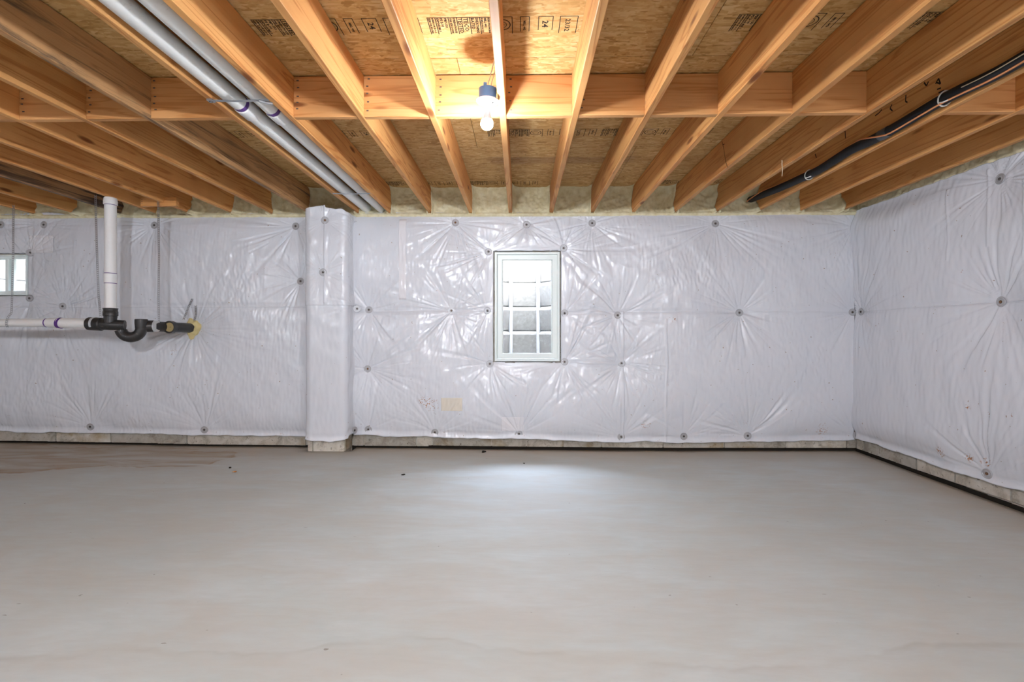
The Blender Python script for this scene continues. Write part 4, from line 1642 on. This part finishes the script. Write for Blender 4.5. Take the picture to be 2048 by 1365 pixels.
def lpart(name, g, mat, smooth=True):
    o = g.obj(name, mat, None, smooth)
    o.parent = t
    o.matrix_parent_inverse = inv
    return o


lpart('sleeve', G().tube(fine, 0.031, 16), M_BLACKF)
cp = []
for i, p in enumerate(fine):
    s = i / len(fine)
    a = -0.9 if s < 0.40 else (-0.9 + (s - 0.40) / 0.12 * 2.6 if s < 0.52 else (1.7 if s < 0.78 else 1.7 - (s - 0.78) / 0.1 * 2.4 if s < 0.88 else -0.7))
    cp.append(p + Vector((-0.036 * math.cos(a) * 1.0, 0, 0.036 * math.sin(a))))
lpart('copper_tube', G().tube(cp, 0.0055, 8), M_COPPER)
wr = [p + Vector((-0.040, 0, -0.004)) for p in fine[:22]]
lpart('thin_cable', G().tube(wr, 0.0028, 6), M_CABLE)
for u, v in ((1890, 197), (1617, 349)):
    c0 = at_x(u, v, xf)
    i = min(range(len(fine)), key=lambda i: abs(fine[i].y - c0.y))
    d = (fine[min(i + 1, len(fine) - 1)] - fine[i - 1]).normalized()
    a = d.cross(Vector((1, 0, 0))).normalized()
    b = d.cross(a)
    ringp = [fine[i] + (a * math.cos(q) + b * math.sin(q)) * 0.036 + d * 0.012 * math.cos(q) for q in np.linspace(0, 2 * PI, 25)]
    lpart('cable_tie', G().tube(ringp, 0.004, 6), M_TIE)
    lpart('tie_tail', G().tube([fine[i] + Vector((-0.030, 0, -0.022)), fine[i] + Vector((-0.038, -0.03, -0.034)), fine[i] + Vector((-0.02, -0.055, -0.03))], 0.0035, 6), M_TIE)
tape_i = min(range(len(fine)), key=lambda i: abs(fine[i].y - at_x(1767, 268, xf).y))
lpart('sleeve_tape', G().tube([fine[tape_i - 1], fine[tape_i], fine[tape_i + 1]], 0.0335, 16), plain('grey_tape', (0.05, 0.055, 0.06), 0.35))
# loose wire end under the joist
q = at_z(1564, 326, JB)
o = G().tube([q + Vector((0, 0, 0.02)), q + Vector((0, 0.0, -0.015)), q + Vector((0.004, 0.0, -0.05)), q + Vector((0.0, 0, -0.095))], 0.0028, 6).obj('loose_wire', M_CABLE)
tag(o, 'short loose wire end dangling under a right hand joist', 'wire')

# ------------------------------------------------------------------ bits on the floor
def debris(u, v, s, label, mat, seed):
    rd = random.Random(seed)
    Zf = 0.0
    p = at_z(u, v, 0.0)
    z = float(floor_z(np.array([p.x]), np.array([p.y]))[0])
    p = at_z(u, v, z)
    bm = bmesh.new()
    bmesh.ops.create_icosphere(bm, subdivisions=2, radius=s)
    for vv in bm.verts:
        vv.co = Vector((vv.co.x * 1.3, vv.co.y * 0.8, vv.co.z * 0.5)) * (1 + rd.uniform(-0.35, 0.35))
        vv.co.z = max(vv.co.z, -0.25 * s)
    me = bpy.data.meshes.new('debris')
    bm.to_mesh(me)
    bm.free()
    o = link('debris', me, mat)
    o.location = (p.x, p.y, z + 0.25 * s + 0.001)
    o.rotation_euler = (0, 0, rd.uniform(0, 6))
    tag(o, label, 'debris')


debris(967, 905.5, 0.019, 'dark clump of dirt on the floor below the escape window', M_DARK, 1)
debris(460, 937, 0.012, 'small dark chip on the floor left of the pilaster', M_DARK, 2)
debris(469, 945, 0.011, 'flat brown wood chip on the floor left of the pilaster', M_WOOD, 3)
debris(807, 951, 0.012, 'small dark speck of debris on the floor right of the pilaster', M_DARK, 4)
debris(1048, 928, 0.008, 'tiny black pebble in the bright window patch', M_DARK, 5)
